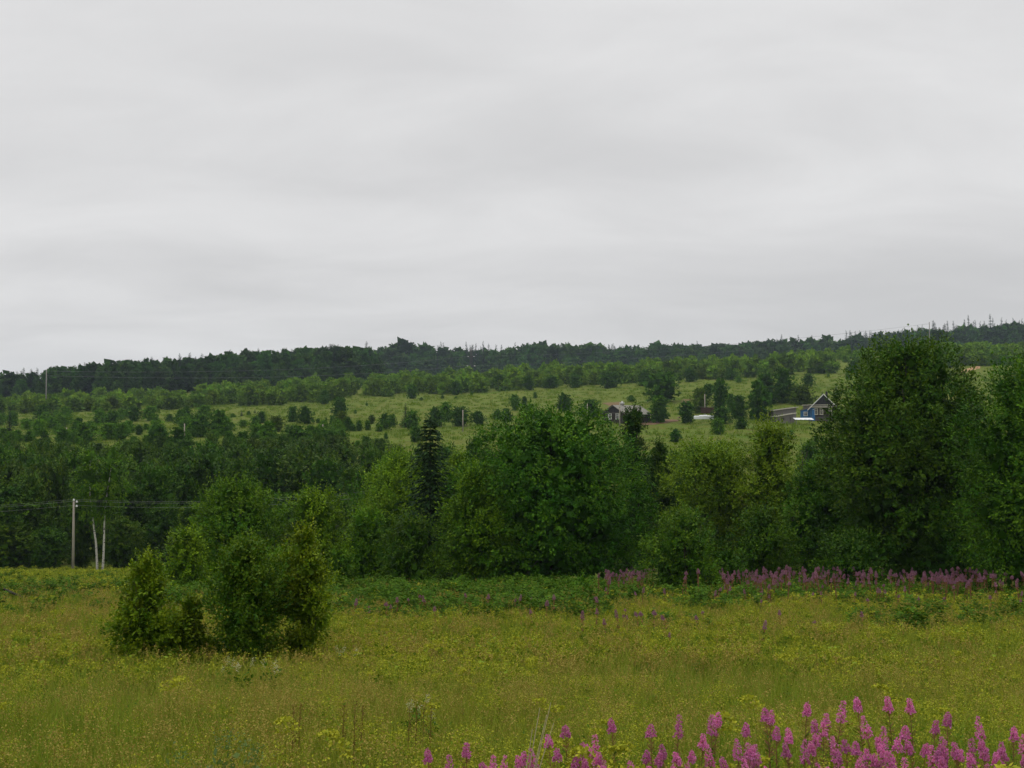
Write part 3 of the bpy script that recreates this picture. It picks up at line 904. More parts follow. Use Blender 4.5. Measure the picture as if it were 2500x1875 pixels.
# ------------------------------------------------------------------ single bushes of the hillside, read off the photograph: x, base y, width, height in its pixels, kind, colour
DK, MD, LT, BR, BL = (0.62, 0.78, 0.58), (0.90, 1.08, 0.70), (1.25, 1.4, 0.85), (1.1, 0.92, 0.75), (0.60, 0.85, 0.95)
field = []
for cx, cy, w, h, kd, c in (
        (270, 722, 120, 95, 'b', DK), (850, 727, 95, 90, 'b', DK), (710, 762, 125, 100, 'b', MD), (1080, 729, 62, 48, 'b', DK), (990, 736, 46, 40, 'b', MD),
        (1185, 738, 105, 98, 'b', DK), (1300, 705, 105, 80, 'b', LT), (1270, 822, 155, 135, 'b', DK), (1395, 817, 160, 155, 'b', MD), (1660, 737, 72, 72, 'b', DK),
        (1755, 792, 115, 98, 'b', BR), (1862, 727, 75, 92, 'b', DK), (1940, 742, 115, 108, 'b', DK), (2155, 692, 98, 114, 'b', DK), (2172, 782, 105, 115, 'b', BR),
        (1545, 892, 110, 98, 'b', DK), (500, 777, 72, 72, 't', DK), (530, 872, 155, 132, 'b', MD), (390, 892, 92, 122, 't', MD), (280, 902, 62, 112, 't', DK), (185, 857, 82, 72, 'b', MD),
        (690, 842, 170, 102, 'b', LT), (768, 852, 112, 112, 'b', MD), (885, 812, 50, 62, 't', DK), (1010, 902, 165, 142, 'b', DK), (1130, 922, 155, 150, 'b', DK),
        (1350, 882, 92, 92, 'b', MD), (1450, 872, 92, 82, 'b', MD), (1700, 882, 125, 150, 't', LT), (1880, 892, 205, 135, 'b', DK), (2090, 902, 175, 112, 'b', DK), (2015, 837, 62, 72, 'b', DK),
        (1545, 762, 72, 46, 'b', LT), (2020, 737, 26, 30, 'b', MD), (1582, 692, 30, 34, 'b', MD), (110, 860, 90, 80, 'b', MD), (430, 745, 80, 60, 'b', LT), (600, 800, 70, 60, 'b', LT),
        (330, 780, 110, 80, 'b', LT), (1000, 800, 60, 45, 'b', LT), (930, 780, 60, 40, 'b', MD), (1180, 790, 70, 70, 'b', DK), (950, 905, 120, 90, 'b', DK), (800, 700, 60, 45, 'b', MD),
        (70, 720, 70, 60, 'b', MD), (160, 770, 80, 60, 'b', LT), (640, 690, 60, 45, 'b', LT), (1480, 700, 40, 25, 'b', LT)):
    field.append((cx * .3843, 750 + cy * .3843, w * .3843, h * .3843, kd, c))
for cx, cy, w, h, kd, c in (
        (258, 787, 85, 84, 'b', DK), (330, 787, 52, 66, 'b', DK), (385, 782, 46, 60, 't', MD), (410, 742, 42, 56, 't', BR), (490, 777, 95, 98, 'b', DK), (540, 762, 62, 78, 'b', MD),
        (665, 777, 115, 114, 'b', MD), (692, 857, 98, 98, 'b', DK), (810, 762, 125, 122, 'b', DK), (882, 722, 115, 112, 'b', MD), (970, 757, 145, 118, 'b', DK), (1090, 752, 105, 88, 'b', DK),
        (1210, 712, 72, 62, 'b', MD), (1265, 727, 92, 80, 'b', DK), (1320, 657, 88, 98, 'b', MD), (1380, 647, 42, 76, 't', DK), (1418, 717, 92, 96, 'b', DK), (1635, 662, 118, 108, 'b', DK),
        (1800, 712, 180, 118, 'b', DK), (1283, 832, 57, 76, 'b', DK), (500, 837, 32, 40, 'b', MD), (835, 852, 30, 62, 't', DK), (1448, 579, 28, 38, 'b', MD), (725, 594, 26, 22, 'b', DK),
        (305, 677, 24, 26, 'b', MD), (378, 625, 18, 20, 'b', MD), (860, 582, 20, 26, 't', MD), (945, 584, 22, 18, 'b', MD), (1045, 557, 20, 20, 'b', MD), (110, 617, 84, 88, 'b', DK),
        (665, 582, 84, 88, 'b', DK), (945, 557, 84, 88, 'b', DK), (1225, 532, 94, 98, 'b', DK), (1410, 527, 78, 92, 'b', DK), (2150, 502, 95, 92, 'b', DK), (2060, 602, 52, 42, 'b', MD),
        (1700, 512, 90, 85, 'b', DK), (1920, 512, 90, 85, 'b', DK), (160, 760, 50, 70, 't', MD), (70, 735, 30, 30, 'b', MD), (120, 725, 16, 24, 't', MD), (1550, 515, 100, 75, 'b', DK)):
    field.append((750 + cx * .3843, 750 + cy * .3843, w * .3843, h * .3843, kd, c))
for cx, cy, w, h, kd, c in (
        (355, 487, 222, 145, 'b', DK), (335, 592, 108, 130, 't', MD), (475, 597, 78, 107, 't', DK), (190, 482, 42, 27, 'b', DK), (585, 470, 85, 72, 'b', DK), (652, 535, 80, 158, 't', DK),
        (545, 547, 115, 122, 'b', BR), (705, 542, 52, 92, 't', MD), (745, 572, 108, 112, 'b', DK), (850, 582, 118, 192, 't', DK), (885, 505, 118, 150, 't', DK), (970, 492, 140, 165, 'b', DK),
        (1070, 502, 138, 98, 'b', BR), (1103, 417, 70, 70, 'b', DK), (1305, 367, 26, 28, 'b', MD), (655, 602, 115, 84, 'b', DK), (758, 627, 74, 62, 'b', DK), (640, 655, 92, 84, 'b', LT),
        (420, 692, 74, 62, 'b', BL), (265, 407, 84, 78, 'b', DK), (495, 382, 74, 68, 'b', DK), (395, 350, 62, 54, 'b', DK), (555, 352, 74, 62, 'b', DK), (85, 412, 114, 78, 'b', DK), (700, 377, 64, 60, 'b', DK),
        (1332, 342, 64, 64, 'b', DK), (1170, 342, 64, 50, 'b', DK), (1870, 284, 62, 62, 'b', DK), (1143, 702, 30, 40, 't', DK), (1640, 330, 50, 50, 'b', MD), (1206, 362, 14, 20, 't', MD),
        (745, 388, 44, 30, 'b', LT), (440, 355, 40, 42, 'b', MD), (1010, 680, 60, 46, 'b', MD), (2000, 300, 60, 50, 'b', MD), (2100, 300, 60, 50, 'b', MD)):
    field.append((1450 + cx * .4747, 750 + cy * .4747, w * .4747, h * .4747, kd, c))
_r = np.random.RandomState(5)
for _ in range(95):
    px = _r.uniform(-20, 930)
    py = _r.uniform(np.interp(px, [0, 450, 900], [1016, 1020, 1050]), 1098)
    if 480 < px < 900 and py < 1050:
        continue
    wq = _r.uniform(18, 42)
    field.append((px, py, wq, wq * _r.uniform(0.7, 1.0), 'b', (LT, LT, MD)[_r.randint(3)]))
FG = 'bushes scattered over the hillside fields'
for px, py, w, h, kd, c in field:
    x, y, z = ground_at(px, py, 150)
    s = y / F
    g = RS.uniform(0.9, 1.12)
    col = (c[0] * g, c[1] * g, c[2] * g)
    if kd == 'b':
        me = bushes[RS.randint(8)][0]
        sc = (w * s * 1.05, w * s, h * s * 1.05)
    else:
        me = tall_bushes[RS.randint(4)][0]
        sc = (w * s / 0.58, w * s / 0.58, h * s * 1.03)
    place('hillside_shrub', me, (x, y, z - 0.1), sc, col, 'shrub', FG, 'shrub' if kd == 'b' else 'upright shrub', tone(col))

# little spruces on the slope
for cx, cy, w, h, ox, sc_, lab in ((60, 850, 92, 215, 0, .3843, 'dark lone spruce at the very edge of the slope above the valley wood'), (625, 762, 95, 155, 750, .3843, 'dark pointed spruce in the middle of the hillside field'),
                                   (1535, 692, 28, 42, 0, .3843, 'tiny spruce in the open field, one of two, the wider one'), (1620, 672, 20, 30, 0, .3843, 'tiny spruce in the open field, one of two, the slimmer one'),
                                   (1175, 478, 38, 48, 1450, .4747, 'short conifer behind the house, on the blue-porch side of its roof peak'), (1246, 472, 44, 84, 1450, .4747, 'taller conifer behind the roof peak of the white-gabled house'),
                                   (1905, 520, 40, 60, 750, .3843, 'small pointed spruce among the shrubs up the slope')):
    px, py, w, h = ox + cx * sc_, 750 + cy * sc_, w * sc_, h * sc_
    x, y, z = ground_at(px, py, 150)
    s = y / F
    root = empty('spruce_tree', (x, y, z - 0.1), RS.uniform(0, 6))
    tag(root, lab, 'spruce')
    for nm, me in (('trunk', far_trunk_me), ('crown', far_spruces[RS.randint(6)])):
        q = link(nm, me, root)
        q.scale = (w * s / 0.36, w * s / 0.36, h * s)

# ------------------------------------------------------------------ the thicket below the forest
LOWX = [-80, 0, 300, 450, 550, 650, 800, 900, 1000, 1100, 1200, 1300, 1400, 1450, 1600, 1800, 1950, 2100, 2250, 2400, 2600]
LOWY = [1014, 1013, 1005, 1000, 990, 994, 980, 970, 970, 963, 958, 952, 945, 940, 932, 925, 915, 908, 902, 893, 893]
UPX = [-80, 0, 150, 300, 450, 600, 700, 850, 1000, 1100, 1250, 1350, 1500, 1600, 1750, 1900, 2050, 2150, 2300, 2400, 2600]
UPY = [990, 988, 982, 976, 965, 952, 946, 940, 930, 921, 907, 902, 905, 896, 890, 881, 872, 866, 866, 858, 852]
TG = 'shrubs of the thicket below the ridge forest'
band = []
rs = np.random.RandomState(11)
while len(band) < 950:
    px = rs.uniform(-60, 2560)
    t = rs.uniform(0, 1)
    lo, up = np.interp(px, LOWX, LOWY), np.interp(px, UPX, UPY)
    py = lo + (up - lo) * t
    if 2040 < px < 2300 and py > 880 and rs.uniform() < 0.9:
        continue
    x, y, z = ground_at(px, py, 200)
    wpx = rs.uniform(18, 38) * (1.15 - 0.35 * t)
    hpx = wpx * rs.uniform(0.7, 1.15)
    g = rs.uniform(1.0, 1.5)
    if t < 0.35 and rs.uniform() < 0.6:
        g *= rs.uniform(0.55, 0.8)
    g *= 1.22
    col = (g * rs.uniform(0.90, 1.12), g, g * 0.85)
    band.append((wpx * hpx, x, y, z, wpx * y / F, hpx * y / F, col))
band.sort(key=lambda q: -q[0])
rest = []
for i, (a_, x, y, z, w, h, col) in enumerate(band):
    k = RS.randint(8)
    if i < 150:
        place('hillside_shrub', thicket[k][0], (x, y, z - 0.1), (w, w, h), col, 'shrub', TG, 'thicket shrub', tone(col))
    else:
        rest.append((k, x, y, z - 0.1, w, h, col[1]))


def join_copies(name, items, protos, mat):
    V, Fc, T, Hh, b = [], [], [], [], 0
    for k, x, y, z, w, h, g in items:
        v, f, ti, hv, _ = protos[k][1]
        a = RS.uniform(0, 6.28)
        ca, sa = math.cos(a), math.sin(a)
        q = np.stack([(v[:, 0] * ca - v[:, 1] * sa) * w + x, (v[:, 0] * sa + v[:, 1] * ca) * w + y, v[:, 2] * h + z], 1)
        V.append(q)
        Fc.append(f + b)
        T.append(ti * g)
        Hh.append(np.clip(hv + RS.uniform(-0.1, 0.15), 0, 1))
        b += len(v)
    return mesh_np(name, np.concatenate(V), np.concatenate(Fc), mat, {'tint': np.concatenate(T), 'hue': np.concatenate(Hh)})


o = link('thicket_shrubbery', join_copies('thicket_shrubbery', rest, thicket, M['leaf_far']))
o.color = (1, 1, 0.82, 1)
tag(o, 'dense light green shrubbery filling the slope below the ridge forest', kind='stuff')

# ------------------------------------------------------------------ the ridge forest
SKX = [-60, 0, 110, 200, 300, 350, 470, 560, 650, 770, 850, 930, 985, 1070, 1150, 1230, 1320, 1350, 1385, 1420, 1500, 1550, 1650, 1700, 1800, 1870, 1910, 2000, 2080, 2150, 2250, 2300, 2365, 2420, 2470, 2560]
SKY = [915, 908, 900, 890, 876, 872, 874, 858, 853, 842, 848, 845, 835, 850, 856, 850, 833, 846, 830, 842, 846, 842, 838, 840, 832, 830, 826, 826, 818, 812, 804, 800, 795, 792, 790, 776]
RG = 'broadleaf trees of the ridge forest'
rows = ((0, 48, 0.42, 0.72), (18, 24, 0.68, 0.97), (42, 24, 0.82, 1.02))
forest_rest = []
n_row = 0
for off, step, f0, f1 in rows:
    px = -50.0
    while px < 2560:
        px += step * rs.uniform(0.75, 1.35)
        up = np.interp(px, UPX, UPY)
        if 2060 < px < 2230 and off < 20:
            continue
        x, y, z = ground_at(px, up - 3, 300)
        y2 = y + 8 + off + rs.uniform(-5, 8)
        x2 = x * y2 / y
        z2 = hz(x2, y2)
        base_py = project(x2, y2, z2)[1]
        sk = np.interp(px, SKX, SKY)
        top = base_py - (base_py - sk) * rs.uniform(f0, f1)
        H = ray(px, top)[1] * y2 - z2
        if H < 3:
            continue
        w = H * rs.uniform(0.5, 0.95)
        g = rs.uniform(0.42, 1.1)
        col = (g * rs.uniform(0.7, 1.0), g, g * rs.uniform(1.0, 1.3))  # blue raised: distance haze put into leaf colour
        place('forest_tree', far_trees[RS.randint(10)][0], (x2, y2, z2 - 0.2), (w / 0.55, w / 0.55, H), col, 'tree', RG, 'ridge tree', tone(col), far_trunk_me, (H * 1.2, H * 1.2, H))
        if rs.uniform() < 0.35:
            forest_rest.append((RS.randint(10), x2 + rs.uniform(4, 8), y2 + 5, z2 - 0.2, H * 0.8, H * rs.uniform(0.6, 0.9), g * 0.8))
SG = 'spruces of the ridge forest'
sp = [(x * .3843, 750 + y * .3843) for x, y in ((20, 415), (108, 405), (150, 385), (197, 392), (230, 386), (320, 378), (365, 400), (460, 385), (505, 355), (537, 352), (585, 345), (600, 350), (705, 345), (963, 312), (1145, 295),
                                               (1200, 290), (1280, 293), (1240, 315), (1460, 270), (1640, 262), (1760, 275), (1785, 270), (1808, 280), (1830, 275), (1855, 265), (1870, 270), (2092, 232), (2130, 240), (2165, 245))]
sp += [(750 + x * .3843, 750 + y * .3843) for x, y in ((140, 232), (175, 238), (190, 236), (213, 250), (370, 215), (850, 222), (868, 228), (840, 240), (1008, 222), (1075, 232), (1030, 240), (1052, 235), (1112, 218), (1150, 230), (1322, 226), (1205, 235), (1230, 240),
                                                         (1940, 232), (1915, 240), (2100, 240), (2140, 250))]
sp += [(1450 + x * .4747, 750 + y * .4747) for x, y in ((97, 188), (73, 192), (530, 175), (505, 185), (890, 160), (965, 140), (1055, 145), (1125, 145), (1180, 145), (1295, 122), (1320, 120), (1345, 125), (1370, 122), (1400, 122), (1416, 118), (1430, 125),
                                                          (1480, 130), (1505, 120), (1570, 118), (1592, 112), (1665, 95), (1690, 98), (1745, 70), (1755, 75), (1800, 95), (1822, 72), (1848, 72), (1868, 92), (1912, 65), (1930, 42), (1965, 65), (1985, 75), (2007, 72), (2038, 33), (2060, 85), (2100, 55), (2125, 65), (2155, 58), (2185, 70), (2205, 60))]
sp += [(x + rs.uniform(-16, 16), t + rs.uniform(5, 16)) for x, t in sp if rs.uniform() < 0.85]
for px, top in sp:
    px += rs.uniform(-2, 2)
    up = np.interp(px, UPX, UPY)
    x, y, z = ground_at(px, up - 3, 300)
    y2 = y + rs.uniform(25, 55)
    x2 = x * y2 / y
    z2 = hz(x2, y2)
    H = ray(px, top - 1)[1] * y2 - z2
    w = min(max(H * rs.uniform(0.48, 0.68), 5.5), 11)
    g = rs.uniform(0.7, 1.05)
    col = (g * 0.9, g, g * 1.15)  # bluish needles, haze put into the tree colour
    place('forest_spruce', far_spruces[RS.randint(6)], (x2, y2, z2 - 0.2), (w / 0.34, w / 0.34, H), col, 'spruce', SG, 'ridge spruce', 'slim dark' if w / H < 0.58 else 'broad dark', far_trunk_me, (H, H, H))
rest = forest_rest
for k in range(240):
    px = rs.uniform(-60, 2560)
    up = np.interp(px, UPX, UPY)
    x, y, z = ground_at(px, up - 3, 300)
    y2 = y + rs.uniform(70, 110)
    x2 = x * y2 / y
    z2 = hz(x2, y2)
    sk = np.interp(px, SKX, SKY)
    H = max(ray(px, sk + rs.uniform(4, 22))[1] * y2 - z2, 4)
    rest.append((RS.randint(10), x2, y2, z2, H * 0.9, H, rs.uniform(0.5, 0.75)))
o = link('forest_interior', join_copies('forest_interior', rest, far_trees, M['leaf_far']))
o.color = (0.85, 1, 1.15, 1)  # haze blue put into the colour of the depth trees
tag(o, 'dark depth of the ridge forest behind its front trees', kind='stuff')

# ------------------------------------------------------------------ houses and sheds
def house_at(px, py, d, rz):
    a, b = ray(px, py)
    x, y = a * d, d
    return x, y, hz(x, y), rz


def log_walls(mb, w, l, z0, z1, t=0.24):
    """Courses of round logs with crossed corner ends."""
    n = int((z1 - z0) / t)
    for i in range(n):
        z = z0 + t * (i + 0.5)
        r = t * 0.54
        e = 0.22
        for yy in (-l / 2, l / 2):
            mb.tube([(-w / 2 - e, yy, z), (w / 2 + e, yy, z)], r, 6)
        for xx in (-w / 2, w / 2):
            mb.tube([(xx, -l / 2 - e, z + t * 0.5), (xx, l / 2 + e, z + t * 0.5)], r, 6)


def window(parent, cx, z, w, h, y, mat, face='y', bars=True):
    """A framed window on the wall facing -y (or -x) of its house: frame, pane."""
    fr, pn = MB(), MB()
    t = 0.15
    fr.box(cx - w / 2, cx - w / 2 + t, y - 0.08, y + 0.02, z - h / 2, z + h / 2)
    fr.box(cx + w / 2 - t, cx + w / 2, y - 0.08, y + 0.02, z - h / 2, z + h / 2)
    fr.box(cx - w / 2 - 0.06, cx + w / 2 + 0.06, y - 0.12, y + 0.02, z + h / 2 + 0.002, z + h / 2 + t)
    fr.box(cx - w / 2 - 0.06, cx + w / 2 + 0.06, y - 0.12, y + 0.02, z - h / 2 - t, z - h / 2 - 0.002)
    if bars:
        fr.box(cx - 0.03, cx + 0.03, y - 0.05, y + 0.01, z - h / 2 + 0.002, z + h / 2 - 0.002)
        fr.box(cx - w / 2 + t + .002, cx - 0.032, y - 0.045, y + 0.01, z + h * 0.16, z + h * 0.16 + 0.06)
        fr.box(cx + 0.032, cx + w / 2 - t - .002, y - 0.045, y + 0.01, z + h * 0.16, z + h * 0.16 + 0.06)
    pn.box(cx - w / 2 + t, cx + w / 2 - t, y - 0.02, y, z - h / 2, z + h / 2)
    f = fr.build('window', mat, parent)
    pn.build('pane', M['glass'], f)
    return f


def gable_roof(root, w, l, ze, zr, ov, mat, thick=0.14, yo=0.7):
    """Two slopes; ridge along y."""
    sl = (zr - ze) / (w / 2)
    for s in (-1, 1):
        xe = s * (w / 2 + ov)
        zee = ze - sl * ov
        mb = MB()
        mb.prism([(0.0 + s * 0.002, zr), (xe, zee), (xe, zee + thick), (s * 0.002, zr + thick)][::s], -l / 2 - yo, l / 2 + 0.4)
        mb.build('roof', mat, root)


def bargeboards(root, w, l, ze, zr, ov, mat, yo=0.7, bw=0.26):
    sl = (zr - ze) / (w / 2)
    for s in (-1, 1):
        xe = s * (w / 2 + ov + 0.05)
        zee = ze - sl * (ov + 0.05)
        mb = MB()
        mb.prism([(s * 0.002, zr + 0.18), (xe, zee + 0.18), (xe, zee + 0.18 - bw), (s * 0.002, zr + 0.18 - bw)][::s], -l / 2 - yo - 0.06, -l / 2 - yo - 0.005)
        mb.build('bargeboard', mat, root)


# grey-roofed log house
a, b = ray(1519, 1026)
dH = 268.0
hx, hy = a * dH + 1.6, dH + 4.5
zg = b * dH - 0.2
h1 = empty('log_house', (hx, hy, zg), math.radians(-42))
tag(h1, 'low dark log house with grey slate roof and two white-framed windows', 'house')
w, l, ze, zr = 6.2, 10.5, 1.95, 3.8
mb = MB()
log_walls(mb, w, l, -1.2, ze)
mb.box(-w / 2 + 0.05, w / 2 - 0.05, -l / 2 + 0.05, l / 2 - 0.05, -1.2, ze - 0.1)
mb.build('wall', M['log'], h1)
mb = MB()
mb.prism([(-w / 2 - 0.2, ze), (w / 2 + 0.2, ze), (0, zr - 0.02)], -l / 2 - 0.18, l / 2)
mb.build('gable', M['gable'], h1)
gable_roof(h1, w, l, ze, zr, 0.75, M['slate'])
mb = MB()
mb.box(-w / 2 - 0.5, w / 2 + 0.5, -l / 2 - 0.34, -l / 2 - 0.2, ze - 0.1, ze + 0.14)
mb.build('eave_board', M['log_grey'], h1)
bargeboards(h1, w, l, ze, zr, 0.75, M['log_grey'], bw=0.2)
for cxw in (-1.15, 1.15):
    window(h1, cxw, 1.15, 1.0, 1.15, -l / 2 - 0.16, M['white_paint'])
mb = MB()
mb.box(-0.3, 0.3, -2.2, -1.6, zr - 0.4, zr + 0.55)
ch = mb.build('chimney', M['slate'], h1)
mb = MB()
mb.box(-0.42, 0.42, -2.32, -1.48, zr + 0.56, zr + 0.78)
mb.tube([(0, -1.9, zr + 0.79), (0, -1.9, zr + 1.15)], [0.25, 0.18], 8)
mb.build('chimney_cap', M['white_paint'], ch)

# dark gabled house with the blue porch
a, b = ray(2027, 1024)
dH = 264.0
hx, hy, zg = a * dH, dH + 5, b * dH - 0.1
h2 = empty('gabled_house', (hx, hy, zg), math.radians(-17))
tag(h2, 'dark log house with white-edged gable, white windows and a blue porch', 'house')
w, l, ze, zr = 5.9, 9.5, 3.15, 6.15
mb = MB()
log_walls(mb, w, l, 0.9, ze)
mb.box(-w / 2 + 0.05, w / 2 - 0.05, -l / 2 + 0.05, l / 2 - 0.05, -1.2, ze - 0.1)
mb.build('wall', M['log'], h2)
mb = MB()
log_walls(mb, w + 0.04, l + 0.04, -1.2, 0.9)
mb.build('plinth', M['log_grey'], h2)
mb = MB()
mb.prism([(-w / 2 - 0.2, ze), (w / 2 + 0.2, ze), (0, zr - 0.02)], -l / 2 - 0.18, l / 2)
mb.build('gable', M['gable'], h2)
gable_roof(h2, w, l, ze, zr, 0.8, M['slate'])
bargeboards(h2, w, l, ze, zr, 0.8, M['white_paint'], bw=0.3)
mb = MB()
mb.box(-w / 2 - 0.3, w / 2 + 0.3, -l / 2 - 0.62, -l / 2 - 0.19, ze - 0.12, ze + 0.02)
mb.prism([(-w / 2 - 0.3, ze + 0.022), (w / 2 + 0.3, ze + 0.022), (w / 2 + 0.1, ze + 0.35), (-w / 2 - 0.1, ze + 0.35)], -l / 2 - 0.45, -l / 2 - 0.20)
mb.build('eave_shelf', M['log_grey'], h2)
mb = MB()
mb.box(-w / 2 - 0.32, w / 2 + 0.32, -l / 2 - 0.68, -l / 2 - 0.63, ze - 0.16, ze + 0.06)
mb.build('eave_board', M['cream_paint'], h2)
mb = MB()
mb.box(-w / 2 + 0.15, w / 2 - 0.15, -l / 2 - 0.50, -l / 2 - 0.455, ze + 0.36, ze + 0.52)
mb.build('upper_eave_board', M['cream_paint'], h2)
for cxw in (-1.75, -0.55, 1.45):
    window(h2, cxw, 2.0, 0.78, 1.3, -l / 2 - 0.16, M['cream_paint'])
window(h2, 0.0, 4.55, 0.42, 0.75, -l / 2 - 0.19, M['gable'], bars=False)
mb = MB()
mb.box(0.35, 0.85, -1.6, -1.1, zr - 0.6, zr + 0.75)
mb.build('chimney', M['gable'], h2)
mb = MB()                                                                # the porch: a blue lean-to at the house's side
mb.box(-w / 2 - 2.55, -w / 2 - 0.26, -l / 2 + 1.2, -l / 2 + 5.5, -1.2, 2.25)
po = mb.build('porch', M['blue_paint'], h2)
mb = MB()
mb.prism([(-w / 2 - 2.75, 2.252), (-w / 2 - 0.24, 2.95), (-w / 2 - 0.24, 3.07), (-w / 2 - 2.75, 2.37)], -l / 2 + 0.95, -l / 2 + 5.7)
mb.build('porch_roof', M['slate'], po)
mb = MB()
mb.prism([(-w / 2 - 2.5, 2.2), (-w / 2 - 0.26, 2.2), (-w / 2 - 0.26, 2.9)], -l / 2 + 1.22, -l / 2 + 5.45)
mb.build('porch_gable', M['blue_paint'], po)
window(po, -w / 2 - 1.35, 1.45, 0.9, 0.75, -l / 2 + 1.19, M['white_paint'])
mb = MB()
mb.box(-w / 2 - 0.24, -w / 2 + 0.9, -l / 2 - 0.22, -l / 2 - 0.16, -0.8, 2.9)
mb.build('corner_cladding', M['blue_paint'], h2)
mb = MB()
mb.tube([(-w / 2 + 0.5, -l / 2 - 0.3, 2.45), (-w / 2 + 0.5, -l / 2 - 0.25, 2.65)], [0.16, 0.06], 8)
mb.build('lamp', M['white_paint'], h2)


def shed(px, py, d, rz, w, l, hl, hr, label, slabs=True, openings=()):
    """Plank shed with a single-pitch roof rising towards +x."""
    a, b = ray(px, py)
    o = empty('plank_shed', (a * d, d, b * d - 0.1), rz)
    tag(o, label, 'shed', 'grey plank sheds beside the blue-porch house')
    rs = random.Random(int(px))
    n = int(w / 0.22)
    for i in range(n):
        x0 = -w / 2 + w * i / n
        t = (i + 0.5) / n
        m_ = MB()
        h = hl + (hr - hl) * t - 0.02
        skip = any(p0 < x0 + w / n / 2 < p1 for p0, p1, _, _ in openings)
        if skip:
            zz = [q for q in openings if q[0] < x0 + w / n / 2 < q[1]][0]
            m_.box(x0, x0 + w / n - 0.015, -l / 2, -l / 2 + 0.04, -1.0, zz[2])
            m_.box(x0, x0 + w / n - 0.015, -l / 2, -l / 2 + 0.04, zz[3], h)
        else:
            m_.box(x0, x0 + w / n - 0.015, -l / 2 - rs.uniform(0, 0.02), -l / 2 + 0.04, -1.0 - rs.uniform(0, .1), h)
        m_.build('plank', M['shed'], o)
    mb = MB()
    mb.prism([(-w / 2, -1), (w / 2, -1), (w / 2, hr), (-w / 2, hl)], -l / 2 + 0.3, l / 2)
    mb.build('wall', M['log_grey'], o)
    mb = MB()
    sl = (hr - hl) / w
    mb.prism([(-w / 2 - 0.4, hl - 0.4 * sl + 0.01), (w / 2 + 0.4, hr + 0.4 * sl + 0.01), (w / 2 + 0.4, hr + 0.4 * sl + 0.13), (-w / 2 - 0.4, hl - 0.4 * sl + 0.13)], -l / 2 - 0.45, l / 2 + 0.3)
    mb.build('roof', M['shed_roof'], o)
    mb = MB()
    mb.prism([(-w / 2 - 0.42, hl - 0.4 * sl), (w / 2 + 0.42, hr + 0.4 * sl), (w / 2 + 0.42, hr + 0.4 * sl + 0.2), (-w / 2 - 0.42, hl - 0.4 * sl + 0.2)], -l / 2 - 0.52, -l / 2 - 0.46)
    mb.build('roof_edge', M['cream_paint'], o)
    return o


shed(1910, 1013, 268, math.radians(4), 5.6, 4.0, 1.1, 1.85, 'longer grey plank shed standing higher up with slanting roof')
shed(1912, 1027, 260, math.radians(4), 4.4, 3.2, 1.0, 1.75, 'lower grey plank lean-to with dark openings and slanting pale roof edge', openings=((-0.9, -0.3, 0.2, 0.75), (1.0, 1.4, 0.1, 0.9)))
shed(1974, 1006, 284, math.radians(-14), 2.7, 2.6, 1.75, 1.9, 'small brownish shed half hidden behind the blue porch', openings=((-0.6, 0.4, 0.2, 1.2),))

# white sheeted canopy on posts in front of the porch
a, b = ray(1960, 1031)
cn = empty('white_canopy', (a * 256, 256, b * 256), math.radians(6))
tag(cn, 'low white sheeted canopy on short posts below the blue porch', 'canopy')
for xx in (-1.9, 1.9):
    for yy in (-0.9, 0.9):
        mb = MB()
        mb.box(xx - 0.05, xx + 0.05, yy - 0.05, yy + 0.05, -0.8, 0.62 + 0.25 * (yy > 0))
        mb.build('post', M['shed'], cn)
mb = MB()
ns = 14
for i in range(ns):
    x0, x1 = -2.25 + 4.5 * i / ns, -2.25 + 4.5 * (i + 1) / ns
    z = 0.03 * math.sin(i * 1.9)
    mb.add([(x0, -1.2, 0.62 + z), (x1, -1.2, 0.62 + 0.03 * math.sin((i + 1) * 1.9)), (x1 + 0.3, 1.2, 1.05), (x0 + 0.3, 1.2, 1.05),
            (x0, -1.2, 0.58 + z), (x1, -1.2, 0.58 + 0.03 * math.sin((i + 1) * 1.9)), (x1 + 0.3, 1.2, 1.0), (x0 + 0.3, 1.2, 1.0)],
           [(0, 1, 2, 3), (7, 6, 5, 4), (4, 5, 1, 0), (3, 2, 6, 7)])
mb.build('sheet', M['tarp'], cn)

# white-covered garden bed, firewood stack
a, b = ray(1718, 1018)
gb = empty('covered_bed', (a * 262, 262, b * 262), 0.02)
tag(gb, 'long low garden bed under white sheeting beside the grey pole', 'garden bed')
for i, (x0, x1, hh) in enumerate(((-2.3, -1.1, 0.28), (-1.05, -0.2, 0.45), (-0.15, 0.75, 0.5), (0.8, 2.4, 0.36))):
    mb = MB()
    mb.prism([(-0.5, -0.5), (0.5, -0.5), (0.5, hh * 0.5), (0.3, hh * 0.9), (0, hh), (-0.3, hh * 0.9), (-0.5, hh * 0.5)], x0, x1)
    q = mb.build('sheet', M['tarp'], gb)
    q.rotation_euler = (0, 0, -math.pi / 2)
a, b = ray(1727, 1006)
fw = empty('firewood_stack', (a * 272, 272, b * 272 - 0.3), 0.05)
tag(fw, 'dark firewood stack with boards on top behind the white garden bed', 'firewood')
mb = MB()
for r in range(5):
    for k in range(9):
        mb.tube([(-1.5 + 0.36 * k + (r % 2) * 0.17, -0.4, 0.16 + r * 0.29), (-1.5 + 0.36 * k + (r % 2) * 0.17, 0.4, 0.16 + r * 0.29)], 0.16, 6)
mb.build('firewood', M['wood_pile'], fw)['kind'] = 'stuff'
for k, (x0, x1) in enumerate(((-1.8, 0.1), (0.0, 1.7))):
    mb = MB()
    mb.box(x0, x1, -0.55, 0.55, 1.55 + 0.08 * k, 1.62 + 0.08 * k)
    mb.build('board', M['shed_roof'], fw)


